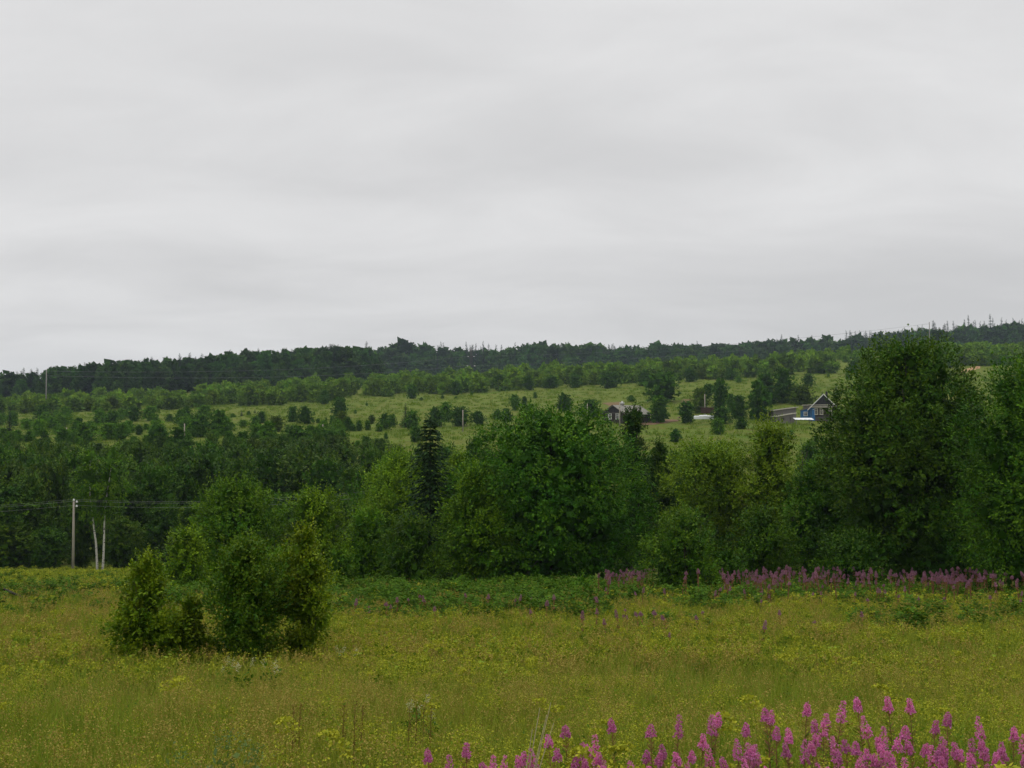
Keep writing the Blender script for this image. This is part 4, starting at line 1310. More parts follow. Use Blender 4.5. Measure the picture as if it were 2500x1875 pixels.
def drape(name, pts_px, mat, label, d0=150, lift=0.06, n=16, m=5):
    """A sheet of bare earth following the ground; pts_px: top edge and bottom edge as pixel polylines."""
    (ax, ay), (bx, by) = pts_px[0], pts_px[1]
    (cx, cy), (dx, dy) = pts_px[2], pts_px[3]
    A, B, C_, D_ = (ground_at(*q, d0) for q in pts_px)
    V = []
    for j in range(m + 1):
        for i in range(n + 1):
            u, v = i / n, j / m
            p = [(A[k] * (1 - u) + B[k] * u) * (1 - v) + (D_[k] * (1 - u) + C_[k] * u) * v for k in range(2)]
            wv = 0.6 * math.sin(i * 1.7 + j) * (1 if j in (0, m) else 0)
            p[1] += wv
            V.append((p[0], p[1], hz(p[0], p[1]) + lift))
    fs = [(j * (n + 1) + i, j * (n + 1) + i + 1, (j + 1) * (n + 1) + i + 1, (j + 1) * (n + 1) + i) for j in range(m) for i in range(n)]
    o = link(name, mesh_np(name, np.array(V), np.array(fs), M[mat]))
    tag(o, label, kind='structure')


drape('earth_track', [(1570, 1030), (1662, 1018), (1662, 1027), (1545, 1042)], 'earth', 'brown earth track past the grey-roofed house')
drape('weedy_ground', [(1470, 985), (1518, 980), (1510, 994), (1488, 992)], 'rust_weed', 'reddish weedy ground behind the grey-roofed house')
drape('weedy_ground', [(1664, 976), (1690, 974), (1690, 984), (1664, 984)], 'rust_weed', 'reddish weedy ground beside the big bush')
drape('sandy_bank', [(2345, 905), (2392, 892), (2394, 899), (2348, 912)], 'sand', 'sandy orange track cut into the slope')

# ------------------------------------------------------------------ poles and wires
def pole(px, top, base, label, mat, r=0.13, d=None, cat='pole', name='utility_pole', insul=0):
    if d is None:
        x, y, z = ground_at(px, base, 150)
    else:
        x, y = ray(px, base)[0] * d, d
        z = hz(x, y)
    H = ray(px, top)[1] * y - z
    o = empty(name, (x, y, z))
    tag(o, label, cat)
    mb = MB()
    mb.tube([(0, 0, -0.6), (0, 0, H * 0.5), (0, 0, H)], [r * 1.15, r, r * 0.8], 8)
    mb.build('shaft', M[mat], o, smooth=True)
    for k in range(insul):
        zi = H - 0.12 - 0.42 * (k - 1) if k else H + 0.05
        xi = 0 if k == 0 else 0.28
        mb = MB()
        mb.tube([(0.0 if k == 0 else 0.08, 0, zi - 0.16 if k == 0 else zi - 0.05), (xi * 0.8, 0, zi - 0.12), (xi, 0, zi)], 0.02, 5)
        hk = mb.build('hook', M['pole_dark'], o)
        mb = MB()
        mb.tube([(xi, 0, zi), (xi, 0, zi + 0.05), (xi, 0, zi + 0.13), (xi, 0, zi + 0.2)], [0.075, 0.11, 0.085, 0.05], 8)
        mb.build('insulator', M['porcelain'], hk)
    return o, x, y, z, H


def wire(p0, p1, sag, r, label, mat='wire', group=None):
    mb = MB()
    pts = []
    for i in range(25):
        t = i / 24
        q = Vector(p0).lerp(Vector(p1), t)
        q.z -= sag * 4 * t * (1 - t)
        pts.append(q)
    o0 = Vector(p0)
    mb.tube([q - o0 for q in pts], r, 4)
    o = mb.build('power_cable', M[mat], None, p0)
    tag(o, label, 'cable', group)


_, x1, y1, z1, H1 = pole(178, 1224, 1396, 'pale concrete power pole at the meadow edge beside the twin birches', 'concrete', 0.125, 106, insul=3)
# wires run from the pole to the left out of the frame and to the right behind the hedgerow
pe = ray(1010, 1198)
d2 = 108.0
xe, ye, ze_ = pe[0] * d2, d2, pe[1] * d2
_, xe, ye, zb_, He = pole(1010, 1190, 1396, 'concrete power pole hidden behind the light green tree', 'concrete', 0.16, 108, insul=3)
for k, nm in enumerate(('top', 'middle', 'lowest')):
    dz = 0.2 if k == 0 else 0.05 - 0.42 * (k - 1)
    dxk = 0 if k == 0 else 0.28
    wire((x1 + dxk, y1, z1 + H1 + dz), (xe + dxk, ye, zb_ + He + dz), 0.75, 0.008, f'{nm} pale wire running from the concrete pole towards the hedgerow trees', group='wires of the meadow power line')
    wire((x1 + dxk, y1, z1 + H1 + dz), (x1 - 32 + dxk, y1 - 3, z1 + H1 + dz - 1.6), 0.3, 0.008, f'{nm} pale wire from the concrete pole to the frame edge', group='wires of the meadow power line')

_, xa, ya, za, Ha = pole(112, 903, 1004, 'tall grey wooden pole before the forest at the low end of the ridge', 'pole_wood', 0.22)
_, xc, yc, zc_, Hc_ = pole(2270, 786, 872, 'bare grey pole rising above the tallest hedgerow tree', 'pole_wood', 0.22, 540)
x, y, z = ground_at(1150, 925, 200)
Hm = ray(1150, 850)[1] * y - z
dp = empty('double_pole', (x, y, z))
tag(dp, 'dark double pole with two crossarms in front of the ridge forest', 'pole')
for s in (-1, 1):
    mb = MB()
    mb.tube([(s * 0.7, 0, -0.5), (s * 0.28, 0, Hm)], [0.2, 0.16], 7)
    mb.build('shaft', M['pole_dark'], dp, smooth=True)
arm = []
for zz, half in ((ray(1150, 871)[1] * y - z, 1.9), (ray(1150, 894)[1] * y - z, 2.4)):
    mb = MB()
    mb.box(-half, half, -0.28, -0.16, zz - 0.1, zz + 0.1)
    am = mb.build('crossarm', M['pole_dark'], dp)
    for s in (-1, 1):
        mb = MB()
        mb.tube([(s * half * 0.62, -0.22, zz + 0.11), (s * half * 0.95, -0.22, zz + 0.18)], [0.14, 0.17], 7)
        mb.build('insulator', M['porcelain'], am)
        arm.append((x + s * half * 0.9, y - 0.22, z + zz + 0.2))
WGp = 'wires of the hill power line'
for k, (q, fz, nm) in enumerate(((arm[2], 0.86, 'lower'), (arm[0], 0.97, 'upper'))):
    wire((xa, ya, za + Ha * fz), q, 3.0, 0.05, f'{nm} dark wire from the tall wooden pole to the double pole', 'wire_dark', WGp)
for k, (q, fz, nm) in enumerate(((arm[3], 0.8, 'lower'), (arm[1], 0.95, 'upper'))):
    wire(q, (xc, yc, zc_ + Hc_ * fz), 3.2, 0.05, f'{nm} dark wire from the double pole to the bare pole', 'wire_dark', WGp)
for px, top, base, lab in ((1130, 1001, 1054, 'slim pale pole standing alone in the field before a dark shrub group'), (1434, 984, 1030, 'pale pole in front of the round dark bush by the log house'),
                           (1513, 982, 1042, 'pale pole directly before the grey-roofed log house'), (1721, 962, 1022, 'grey pole standing at the white garden bed'),
                           (450, 1034, 1082, 'weathered pole among shrubs above the valley wood'), (162, 1044, 1072, 'short pale pole half hidden by shrubs near the lone dark spruce'),
                           (788, 1036, 1068, 'stubby pale pole among shrubs below the open field')):
    pole(px, top, base, lab, 'concrete', 0.13)
x, y, z = ground_at(2270, 860, 300)

# dark plank lying in the meadow weeds
a, b = ray(33, 1449)
pk = MB()
pk.box(-0.42, 0.42, -0.06, 0.06, -0.03, 0.03)
o = pk.build('fallen_plank', M['dark_plank'], None, (a * 44, 44, b * 44))
o.rotation_euler = (0.2, math.radians(28), 0.3)
tag(o, 'dark broken plank sticking out of the meadow weeds at the frame edge', 'plank')

# ------------------------------------------------------------------ meadow plants: prototypes
def ribbons(rs, n, spread, h0, h1, wd, bend, segs=3, taper=True):
    """n curved blades; returns verts, faces (quads), t along the blade."""
    V, Fq, T = [], [], []
    b = 0
    for i in range(n):
        a = rs.uniform(0, 6.283)
        r = spread * math.sqrt(rs.uniform())
        p = np.array([r * math.cos(a), r * math.sin(a), 0.0])
        h = rs.uniform(h0, h1)
        ba = rs.uniform(0, 6.283)
        bd = np.array([math.cos(ba), math.sin(ba), 0]) * bend * h * rs.uniform(0.2, 1.0)
        sd = np.array([-math.sin(ba + rs.uniform(-1, 1)), math.cos(ba), 0])
        for s in range(segs + 1):
            t = s / segs
            w = wd * (1 - 0.85 * t if taper else 1)
            c = p + bd * t * t + np.array([0, 0, h * t * (1 - 0.12 * t)])
            V += [c - sd * w / 2, c + sd * w / 2]
            T += [t, t]
        for s in range(segs):
            Fq.append((b + 2 * s, b + 2 * s + 1, b + 2 * s + 3, b + 2 * s + 2))
        b += 2 * (segs + 1)
    return np.array(V), np.array(Fq), np.array(T)


def blob_quads(rs, centers, n_each, rad, q):
    """small randomly turned quads clustered at centres"""
    n = len(centers) * n_each
    P = np.repeat(np.asarray(centers, float), n_each, 0) + rs.normal(size=(n, 3)) * np.asarray(rad)
    A = norm(rs.normal(size=(n, 3)))
    Nn = norm(rs.normal(size=(n, 3)) * 0.6 + np.array([0, 0, 0.8]))
    ln = q * rs.uniform(0.6, 1.3, n)
    return leaf_quads(rs, P, A, Nn, ln, ln * 0.75)


def merge(parts):
    """parts: (v, f, tint array or float, hue array or float)"""
    V, Fq, T, H, b = [], [], [], [], 0
    for v, f, t, h in parts:
        V.append(v)
        Fq.append(f + b)
        T.append(np.broadcast_to(t, len(v)))
        H.append(np.broadcast_to(h, len(v)))
        b += len(v)
    return np.concatenate(V), np.concatenate(Fq), np.concatenate(T), np.concatenate(H)


def proto(name, parts, mat):
    v, f, t, h = merge(parts)
    me = mesh_np(name, v, f, mat, {'tint': t, 'hue': np.clip(h, 0, 1)})
    return bpy.data.objects.new(name, me)


def grass_proto(seed, n, h0, h1, wd, spread, hue, mat='grass'):
    rs = np.random.RandomState(seed)
    v, f, t = ribbons(rs, n, spread, h0, h1, wd, 0.45)
    return proto('grass_tuft', [(v, f, np.repeat(rs.uniform(0.75, 1.2, n), 8), np.repeat(np.clip(rs.normal(hue, 0.25, n), 0, 1), 8))], M[mat])


def weed_proto(seed, h, n_stem, q, wd, n_each=16):
    """upright herb: leafy stems with clouds of small yellow flowers at the top"""
    rs = np.random.RandomState(seed)
    v, f, t = ribbons(rs, n_stem, 0.10, h * 0.8, h, wd, 0.22, 3)
    tops = v.reshape(n_stem, 8, 3)[:, 6]
    mids = v.reshape(n_stem, 8, 3)[:, 4]
    cl = []
    for tp in tops:
        for j in range(3):
            cl.append(tp + rs.normal(size=3) * np.array([0.06, 0.06, 0.035]))
    fv, ff = blob_quads(rs, cl, n_each, (0.030, 0.030, 0.018), q)
    lv, lf = blob_quads(rs, np.concatenate([mids, mids * np.array([1, 1, 0.6])]), 7, (0.05, 0.05, 0.07), q * 2.4)
    nf, nl = len(fv), len(lv)
    return proto('weed', [(v, f, 0.9, 0.15), (fv, ff, np.repeat(rs.uniform(0.75, 1.2, nf // 4), 4), np.repeat(rs.uniform(0.35, 0.9, nf // 4), 4)),
                          (lv, lf, np.repeat(rs.uniform(0.7, 1.2, nl // 4), 4), np.repeat(rs.uniform(0, 0.35, nl // 4), 4))], M['weed'])


def umbel_proto(seed, h, q):
    rs = np.random.RandomState(seed)
    v, f, t = ribbons(rs, 3, 0.05, h * 0.8, h, 0.009, 0.15, 3)
    tops = v.reshape(3, 8, 3)[:, 6]
    cl = []
    for tp in tops:
        for j in range(9):
            a, r = rs.uniform(0, 6.28), 0.085 * math.sqrt(rs.uniform())
            cl.append(tp + np.array([r * math.cos(a), r * math.sin(a), 0.02 - r * 0.25]))
    fv, ff = blob_quads(rs, cl, 7, (0.010, 0.010, 0.004), q)
    nf = len(fv)
    return proto('umbel', [(v, f, 0.9, 0.1), (fv, ff, np.repeat(rs.uniform(0.85, 1.2, nf // 4), 4), np.repeat(rs.uniform(0.5, 0.95, nf // 4), 4))], M['weed'])


def seed_proto(seed, h, q, n=9):
    rs = np.random.RandomState(seed)
    v, f, t = ribbons(rs, n, 0.12, h * 0.75, h, 0.006, 0.3, 3)
    tops = v.reshape(n, 8, 3)
    cl = np.concatenate([tops[:, 6] * (1 - k) + tops[:, 4] * k for k in (0.0, 0.25, 0.5)])
    fv, ff = blob_quads(rs, cl, 5, (0.014, 0.014, 0.03), q)
    nf = len(fv)
    return proto('seed_grass', [(v, f, 0.9, 0.2), (fv, ff, np.repeat(rs.uniform(0.7, 1.2, nf // 4), 4), np.repeat(rs.uniform(0.3, 1.0, nf // 4), 4))], M['seed'])


def lush_proto(seed, h, q, n=7, nl_=16):
    rs = np.random.RandomState(seed)
    v, f, t = ribbons(rs, n, 0.18, h * 0.65, h, 0.012, 0.2, 3)
    st = v.reshape(n, 8, 3)
    P, A, Nn = [], [], []
    for s_ in st:
        for j in range(nl_):
            k = rs.uniform(0.15, 1)
            p = s_[0] * (1 - k) + s_[6] * k
            a = rs.uniform(0, 6.28)
            P.append(p)
            A.append((math.cos(a), math.sin(a), rs.uniform(-0.25, 0.5)))
            Nn.append((0.3 * math.cos(a), 0.3 * math.sin(a), 1))
    P, A, Nn = np.array(P), norm(np.array(A)), norm(np.array(Nn) + rs.normal(size=(len(P), 3)) * 0.25)
    ln = q * rs.uniform(0.6, 1.3, len(P))
    lv, lf = leaf_quads(rs, P, A, Nn, ln, ln * 0.45)
    nl = len(lv)
    return proto('leafy_weed', [(v, f, 0.8, 0.1), (lv, lf, np.repeat(rs.uniform(0.75, 1.2, nl // 4), 4), np.repeat(rs.uniform(0, 0.6, nl // 4), 4))], M['lush'])


def scatter(name, label, protos, pts, scale, var, tilt=0.12, seed=0):
    """Stuff: one object whose geometry nodes put plant meshes on its own points."""
    rs = np.random.RandomState(seed + 77)
    n = len(pts)
    me = bpy.data.meshes.new(name)
    me.vertices.add(n)
    me.vertices.foreach_set('co', np.ascontiguousarray(pts, np.float32).ravel())
    rot = np.stack([rs.normal(0, tilt, n), rs.normal(0, tilt, n), rs.uniform(0, 6.283, n)], 1)
    a = me.attributes.new('rot', 'FLOAT_VECTOR', 'POINT')
    a.data.foreach_set('vector', np.ascontiguousarray(rot, np.float32).ravel())
    a = me.attributes.new('size', 'FLOAT', 'POINT')
    a.data.foreach_set('value', np.ascontiguousarray(scale, np.float32))
    a = me.attributes.new('pick', 'INT', 'POINT')
    a.data.foreach_set('value', np.ascontiguousarray(var, np.int32))
    o = link(name, me)
    tag(o, label, kind='stuff')
    ng = bpy.data.node_groups.new(name, 'GeometryNodeTree')
    ng.interface.new_socket('Geometry', in_out='INPUT', socket_type='NodeSocketGeometry')
    ng.interface.new_socket('Geometry', in_out='OUTPUT', socket_type='NodeSocketGeometry')
    L = ng.links.new
    gi, go = N(ng, 'NodeGroupInput'), N(ng, 'NodeGroupOutput')
    iop = N(ng, 'GeometryNodeInstanceOnPoints')
    join = N(ng, 'GeometryNodeJoinGeometry')
    for p in reversed(protos):
        oi = N(ng, 'GeometryNodeObjectInfo')
        oi.inputs['Object'].default_value = p
        oi.inputs['As Instance'].default_value = False
        g2 = N(ng, 'GeometryNodeGeometryToInstance')
        L(oi.outputs['Geometry'], g2.inputs[0])
        L(g2.outputs[0], join.inputs[0])
    L(gi.outputs[0], iop.inputs['Points'])
    L(join.outputs[0], iop.inputs['Instance'])
    iop.inputs['Pick Instance'].default_value = True
    for an, ty, sock in (('pick', 'INT', 'Instance Index'), ('rot', 'FLOAT_VECTOR', 'Rotation'), ('size', 'FLOAT', 'Scale')):
        at = N(ng, 'GeometryNodeInputNamedAttribute', data_type=ty)
        at.inputs['Name'].default_value = an
        L(at.outputs[0], iop.inputs[sock])
    L(iop.outputs[0], go.inputs[0])
    md = o.modifiers.new('plants', 'NODES')
    md.node_group = ng
    return o


def field_points(seed, rho0, d_near, power, dmin=4.5, dmax=116, umax=0.52):
    """Random points of the near meadow, thinning out with distance."""
    rs = np.random.RandomState(seed)
    D = np.linspace(dmin, dmax, 800)
    rho = rho0 * np.minimum(1, (d_near / D) ** power)
    pdf = rho * 2 * umax * D
    cdf = np.cumsum(pdf) * (D[1] - D[0])
    n = int(cdf[-1])
    d = np.interp(rs.uniform(0, cdf[-1], n), cdf, D)
    u = rs.uniform(-umax, umax, n)
    x = u * d
    return x, d, height(x, d) - 0.02, rs


bush_spots = [(ray(px, 1500)[0] * d, d, r) for px, d, r in ((372, 22, 0.45), (592, 22.4, 0.6), (738, 22.8, 0.35), (468, 22, 0.3))]


def meadow_mask(x, y, edge=True):
    px = CX + F * x / y
    lim = np.interp(px, [-100, 300, 420, 820, 900, 1100, 1700, 2600], [114, 114, 70, 64, 60, 58, 58, 54])
    m = y < lim
    for bx, by, r in bush_spots:
        m &= (x - bx) ** 2 + (y - by) ** 2 > r * r * 0.5
    return m


def build_meadow():
    # mixed grasses
    near = [grass_proto(1 + i, 24, 0.35, 0.80, 0.008, 0.18, 0.35) for i in range(4)]
    mid = [grass_proto(11 + i, 22, 0.35, 0.72, 0.020, 0.22, 0.35) for i in range(3)]
    far = [grass_proto(21 + i, 20, 0.35, 0.70, 0.05, 0.34, 0.35) for i in range(2)]
    x, y, z, rs = field_points(1, 30, 14, 1.15)
    k = meadow_mask(x, y)
    x, y, z = x[k], y[k], z[k]
    n = len(x)
    var = np.where(y < 18, rs.randint(0, 4, n), np.where(y < 45, 4 + rs.randint(0, 3, n), 7 + rs.randint(0, 2, n)))
    lush = wob(x, y, 14, 9)
    sc = rs.uniform(0.7, 1.15, n) * (1 + 0.15 * lush)
    scatter('meadow_grass', 'olive green and straw coloured grass covering the sloping meadow', near + mid + far, np.stack([x, y, z], 1), sc, var, 0.14, 1)
    # yellow flowering herbs
    wn = [weed_proto(31 + i, 0.66, 5, 0.016, 0.007) for i in range(4)]
    wm = [weed_proto(41 + i, 0.66, 5, 0.030, 0.012, 7) for i in range(3)]
    wf = [weed_proto(51 + i, 0.66, 6, 0.075, 0.03, 3) for i in range(2)]
    um = [umbel_proto(61 + i, 0.85, 0.028) for i in range(2)]
    x, y, z, rs = field_points(2, 21, 14, 1.1)
    px, py = project(x, y, z + 0.6)
    f = wob(x, y, 9, 21) * 0.7 + wob(x, y, 25, 22) * 0.6
    k = meadow_mask(x, y) & (rs.uniform(size=len(x)) < np.clip(0.36 + 0.62 * f, 0.05, 1)) & ~((px > 820) & (px < 1480) & (y > 36) & (rs.uniform(size=len(x)) < 0.7)) & ~((px < 560) & (y > 26) & (y < 70) & (rs.uniform(size=len(x)) < 0.55))
    x, y, z = x[k], y[k], z[k]
    n = len(x)
    var = np.where(y < 18, rs.randint(0, 4, n), np.where(y < 42, 4 + rs.randint(0, 3, n), 7 + rs.randint(0, 2, n)))
    um_k = (rs.uniform(size=n) < 0.05) & (y < 45)
    var = np.where(um_k, 9 + rs.randint(0, 2, n), var)
    scatter('yellow_weeds', 'yellowish flowering herbs crowding the meadow', wn + wm + wf + um, np.stack([x, y, z], 1), rs.uniform(0.75, 1.25, n), var, 0.12, 2)
    # brown seed heads
    sn = [seed_proto(71 + i, 0.78, 0.017) for i in range(3)] + [seed_proto(81 + i, 0.78, 0.034, 7) for i in range(2)] + [seed_proto(86, 1.0, 0.022, 2)]
    x, y, z, rs = field_points(3, 15, 14, 1.0, 4.5, 60)
    px, py = project(x, y, z + 0.6)
    f = wob(x, y, 7, 31) + 0.5 * np.exp(-((px - 700) / 600) ** 2 - ((py - 1720) / 130) ** 2) * 2
    k = meadow_mask(x, y) & (rs.uniform(size=len(x)) < np.clip(0.42 + 0.6 * f, 0.08, 1))
    x, y, z = x[k], y[k], z[k]
    n = len(x)
    var = np.where(y < 20, rs.randint(0, 3, n), 3 + rs.randint(0, 2, n))
    var = np.where(rs.uniform(size=n) < 0.07, 5, var)
    scatter('seed_grass', 'brown seeded grass stalks mixed into the meadow', sn, np.stack([x, y, z], 1), rs.uniform(0.75, 1.2, n), var, 0.14, 3)
    # lush dark weeds: below the hedgerow, in a strip on the left, in scattered patches
    lp = [lush_proto(91 + i, 0.95, 0.10) for i in range(3)] + [lush_proto(95 + i, 1.0, 0.13, 9, 24) for i in range(3)]
    x, y, z, rs = field_points(4, 16, 14, 0.75, 4.5, 80)
    px, py = project(x, y, z + 0.7)
    zone = np.maximum.reduce([
        1.0 * ((px > 800) & (px < 1500) & (y > 33) & (y < 66)) * np.clip((y - 33) / 8, 0, 1) * np.clip((px - 800) / 120, 0, 1),
        0.5 * ((px < 330) & (y > 44) & (y < 58)) * np.clip(0.6 + wob(x, y, 6, 61), 0, 1),
        0.35 * ((px > 2050) & (y > 24) & (y < 40)) * np.clip((px - 2000) / 250, 0, 1),  # shady tone of the right-hand zone put in as darker weeds
        0.55 * ((px > 1480) & (y > 42) & (y < 62)),
        0.8 * ((px > 330) & (px < 860) & (y > 38) & (y < 70)),
        0.5 * np.clip(wob(x, y, 7, 41) * 2 - 0.45, 0, 1),
        0.30 * ((px > 1600) & (y < 9)),
    ])
    zone = zone * np.clip(0.75 + 0.5 * wob(x, y, 5, 43), 0.2, 1)
    k = meadow_mask(x, y) & (rs.uniform(size=len(x)) < zone)
    x, y, z = x[k], y[k], z[k]
    n = len(x)
    var = np.where(y < 24, rs.randint(0, 3, n), 3 + rs.randint(0, 3, n))
    sc = rs.uniform(0.5, 1.05, n) * np.where(y < 30, 0.65, 1.2)
    scatter('lush_weeds', 'lush dark green weeds at the meadow edge and in scattered patches', lp, np.stack([x, y, z], 1), sc, var, 0.15, 4)


build_meadow()


def build_hill_grass():
    rs = np.random.RandomState(12)
    pr = [grass_proto(131 + i, 26, 0.35, 0.8, 0.10, 0.9, 0.3, 'hill_grass') for i in range(3)]
    n = 16000
    d = np.sqrt(rs.uniform(175 ** 2, 470 ** 2, n))
    u = rs.uniform(-0.5, 0.5, n)
    x = u * d
    k = rs.uniform(size=n) < np.clip(0.55 + 0.9 * wob(x, d, 20, 51), 0.05, 1)
    qx, qy = project(x, d, height(x, d))
    k &= ~((qx > 1535) & (qx < 1672) & (qy > 1014) & (qy < 1048)) & ~((qx > 2330) & (qx < 2405) & (qy > 888) & (qy < 916)) & ~((qx > 1465) & (qx < 1525) & (qy > 976) & (qy < 998))
    x, d = x[k], d[k]
    scatter('hillside_grass', 'rough grass tufts on the far hillside fields', pr, np.stack([x, d, height(x, d) - 0.03], 1), rs.uniform(0.6, 1.3, len(x)), rs.randint(0, 3, len(x)), 0.15, 12)


build_hill_grass()


# ------------------------------------------------------------------ fireweed
def fireweed_proto(seed, lod):
    """meshes: stem, leaves, flower spike, height"""
    rs = np.random.RandomState(seed)
    H = 1.30
    bx, by = rs.normal(0, 0.06, 2)
    q = np.array([0, 0.35, 0.7, 1.0])
    mb = MB()
    mb.tube([(bx * t * t, by * t * t, H * t) for t in q], [0.006 * lod, 0.005 * lod, 0.004 * lod, 0.002 * lod], 5)
    me_s = mb.mesh('stem', None)
    for an, val in (('tint', 1.0), ('hue', 0.6)):
        at = me_s.attributes.new(an, 'FLOAT', 'POINT')
        at.data.foreach_set('value', np.full(len(me_s.vertices), val, np.float32))
    me_s.materials.append(M['fwstem'])
    sp0 = H - rs.uniform(0.11, 0.25)
    n = int(46 / lod ** 0.5)
    t = rs.uniform(0.25, (sp0 - 0.12) / H, n)
    a = rs.uniform(0, 6.28, n)
    P = np.stack([bx * t * t, by * t * t, H * t], 1)
    A = norm(np.stack([np.cos(a), np.sin(a), rs.uniform(-0.1, 0.7, n)], 1))
    Nn = norm(np.array([0, 0, 1.0]) + rs.normal(size=(n, 3)) * 0.3)
    ln = rs.uniform(0.07, 0.13, n) * (1.15 - 0.4 * t)
    lv, lf = leaf_quads(rs, P, A, Nn, ln, 0.016 * lod ** 0.8 * np.ones(n))
    ti, hu = np.repeat(rs.uniform(0.8, 1.2, n), 4), np.repeat(rs.uniform(0.1, 0.6, n), 4)
    me_l = mesh_np('leaves', lv, lf, M['lush'], {'tint': ti, 'hue': hu})
    n = int(64 / lod ** 0.5)                       # reddish seed pods below the flowers
    t = rs.uniform((sp0 - 0.34) / H, (sp0 + 0.03) / H, n)
    a = rs.uniform(0, 6.28, n)
    P = np.stack([bx * t * t, by * t * t, H * t], 1)
    A = norm(np.stack([np.cos(a), np.sin(a), rs.uniform(0.5, 1.1, n)], 1))
    pv, pf = leaf_quads(rs, P, A, norm(rs.normal(size=(n, 3))), rs.uniform(0.05, 0.075, n), 0.006 * lod * np.ones(n))
    me_p = mesh_np('seed_pods', pv, pf, M['fwstem'], {'tint': np.repeat(rs.uniform(0.9, 1.3, n), 4), 'hue': np.repeat(rs.uniform(0.3, 1, n), 4)})
    n = int(84 / lod ** 0.3)                       # flowers: a dense spike tapering to buds
    s = rs.beta(1.1, 1.2, n)
    t = (sp0 + (H - sp0) * s) / H
    a = rs.uniform(0, 6.28, n)
    r = ((0.033 if lod < 2 else 0.042) * rs.uniform(0.85, 1.25) * (1 - s) ** 0.45 + 0.005) * rs.uniform(0.7, 1.1, n)
    c = np.stack([bx * t * t + r * np.cos(a), by * t * t + r * np.sin(a), H * t], 1)
    m_ = 4
    C4 = np.repeat(c, m_, 0)
    out = np.repeat(np.stack([np.cos(a), np.sin(a), 0.15 * np.ones(n)], 1), m_, 0)
    ax = norm(rs.normal(size=(n * m_, 3)) + out * 0.3)
    sz = np.repeat((0.022 * (1 - 0.5 * s)) * lod ** 0.35, m_) * rs.uniform(0.8, 1.2, n * m_)
    fv, ff = leaf_quads(rs, C4, ax, norm(out + rs.normal(size=(n * m_, 3)) * 0.4), sz, sz * 0.8)
    me_f = mesh_np('flower_spike', fv, ff, M['pink'] if lod < 2 else M['pink_far'], {'tint': np.repeat(rs.uniform(0.75, 1.15, n * m_), 4), 'hue': np.repeat(rs.uniform(0, 1, n * m_), 4)})
    return me_s, me_l, me_p, me_f


fw_near = [fireweed_proto(500 + i, 1.0) for i in range(7)]
fw_far = [fireweed_proto(520 + i, 4.0) for i in range(5)]
FWN = []


def fireweed(me, x, y, sc, rz, tl, ftint, group):
    root = empty('fireweed', (x, y, hz(x, y) - 0.03), rz)
    root.rotation_euler = (tl[0], tl[1], rz)
    root.scale = (sc * 1.0, sc * 1.0, sc)
    tag(root, None, 'fireweed', group)
    for nm, m_ in zip(('stem', 'leaves', 'seed_pods', 'flower_spike'), me):
        q = link(nm, m_, root)
        q.color = (*ftint, 1) if nm == 'flower_spike' else (1, 1, 1, 1)
    return root


rs = np.random.RandomState(91)
FN = 'pink fireweed in the near corner of the meadow'
# spikes whose tops are read off the photograph (x, y of tip), then fillers
tips = [(1150, 1800), (1060, 1828), (1365, 1800), (1390, 1750), (1427, 1805), (1460, 1790), (1520, 1755), (1345, 1815), (1500, 1795), (1570, 1812), (1605, 1768), (1647, 1737), (1690, 1778), (1720, 1735), (1740, 1745), (1775, 1760), (1820, 1800),
        (1873, 1732), (1890, 1728), (1900, 1775), (1920, 1778), (1951, 1705), (1955, 1755), (2010, 1703), (2060, 1740), (2012, 1745), (2121, 1703), (2135, 1765), (2187, 1690), (2233, 1702), (2180, 1745), (2205, 1755), (2208, 1780),
        (2262, 1740), (2318, 1740), (2240, 1785), (2420, 1750), (2450, 1755), (2395, 1780), (2435, 1782), (2495, 1765), (2300, 1790), (2360, 1810), (1990, 1790), (2030, 1795), (2090, 1800), (2120, 1810), (1860, 1810), (1790, 1820),
        (1730, 1830), (1700, 1825), (1540, 1835), (1480, 1830), (1290, 1838), (1250, 1815), (1230, 1832), (1190, 1835), (1100, 1840), (2330, 1830), (2280, 1825), (2400, 1820), (2480, 1810), (2440, 1830)]
for tx, ty in tips:
    a, b = ray(tx, ty)
    d = np.interp(ty, [1690, 1900], [9.2, 6.5]) + rs.uniform(-0.25, 0.25)
    sc = min(max((b * d - hz(a * d, d)) / 1.28, 0.5), 1.05)
    ft = rs.uniform(0.85, 1.15)
    FWN.append((fireweed(fw_near[rs.randint(7)], a * d, d, sc, rs.uniform(0, 6.28), rs.normal(0, 0.10, 2), (ft, ft, ft), FN), 'near', tx, ty))
while len(FWN) < 185:
    tx = rs.uniform(1000, 2540)
    if rs.uniform() > np.interp(tx, [1000, 1400, 1900, 2500], [0.25, 0.6, 1, 1]):
        continue
    ty = rs.uniform(np.interp(tx, [1000, 1400, 1900, 2500], [1850, 1808, 1788, 1782]), 1925)
    a, b = ray(tx, ty)
    d = np.interp(ty, [1690, 1900], [9.2, 6.5]) + rs.uniform(-0.25, 0.25)
    sc = min(max((b * d - hz(a * d, d)) / 1.28, 0.5), 1.05)
    ft = rs.uniform(0.75, 1.15)
    FWN.append((fireweed(fw_near[rs.randint(7)], a * d, d, sc, rs.uniform(0, 6.28), rs.normal(0, 0.11, 2), (ft, ft, ft), FN), 'near', tx, ty))
FB = 'fireweed patch at the foot of the hedgerow'
nb = 0
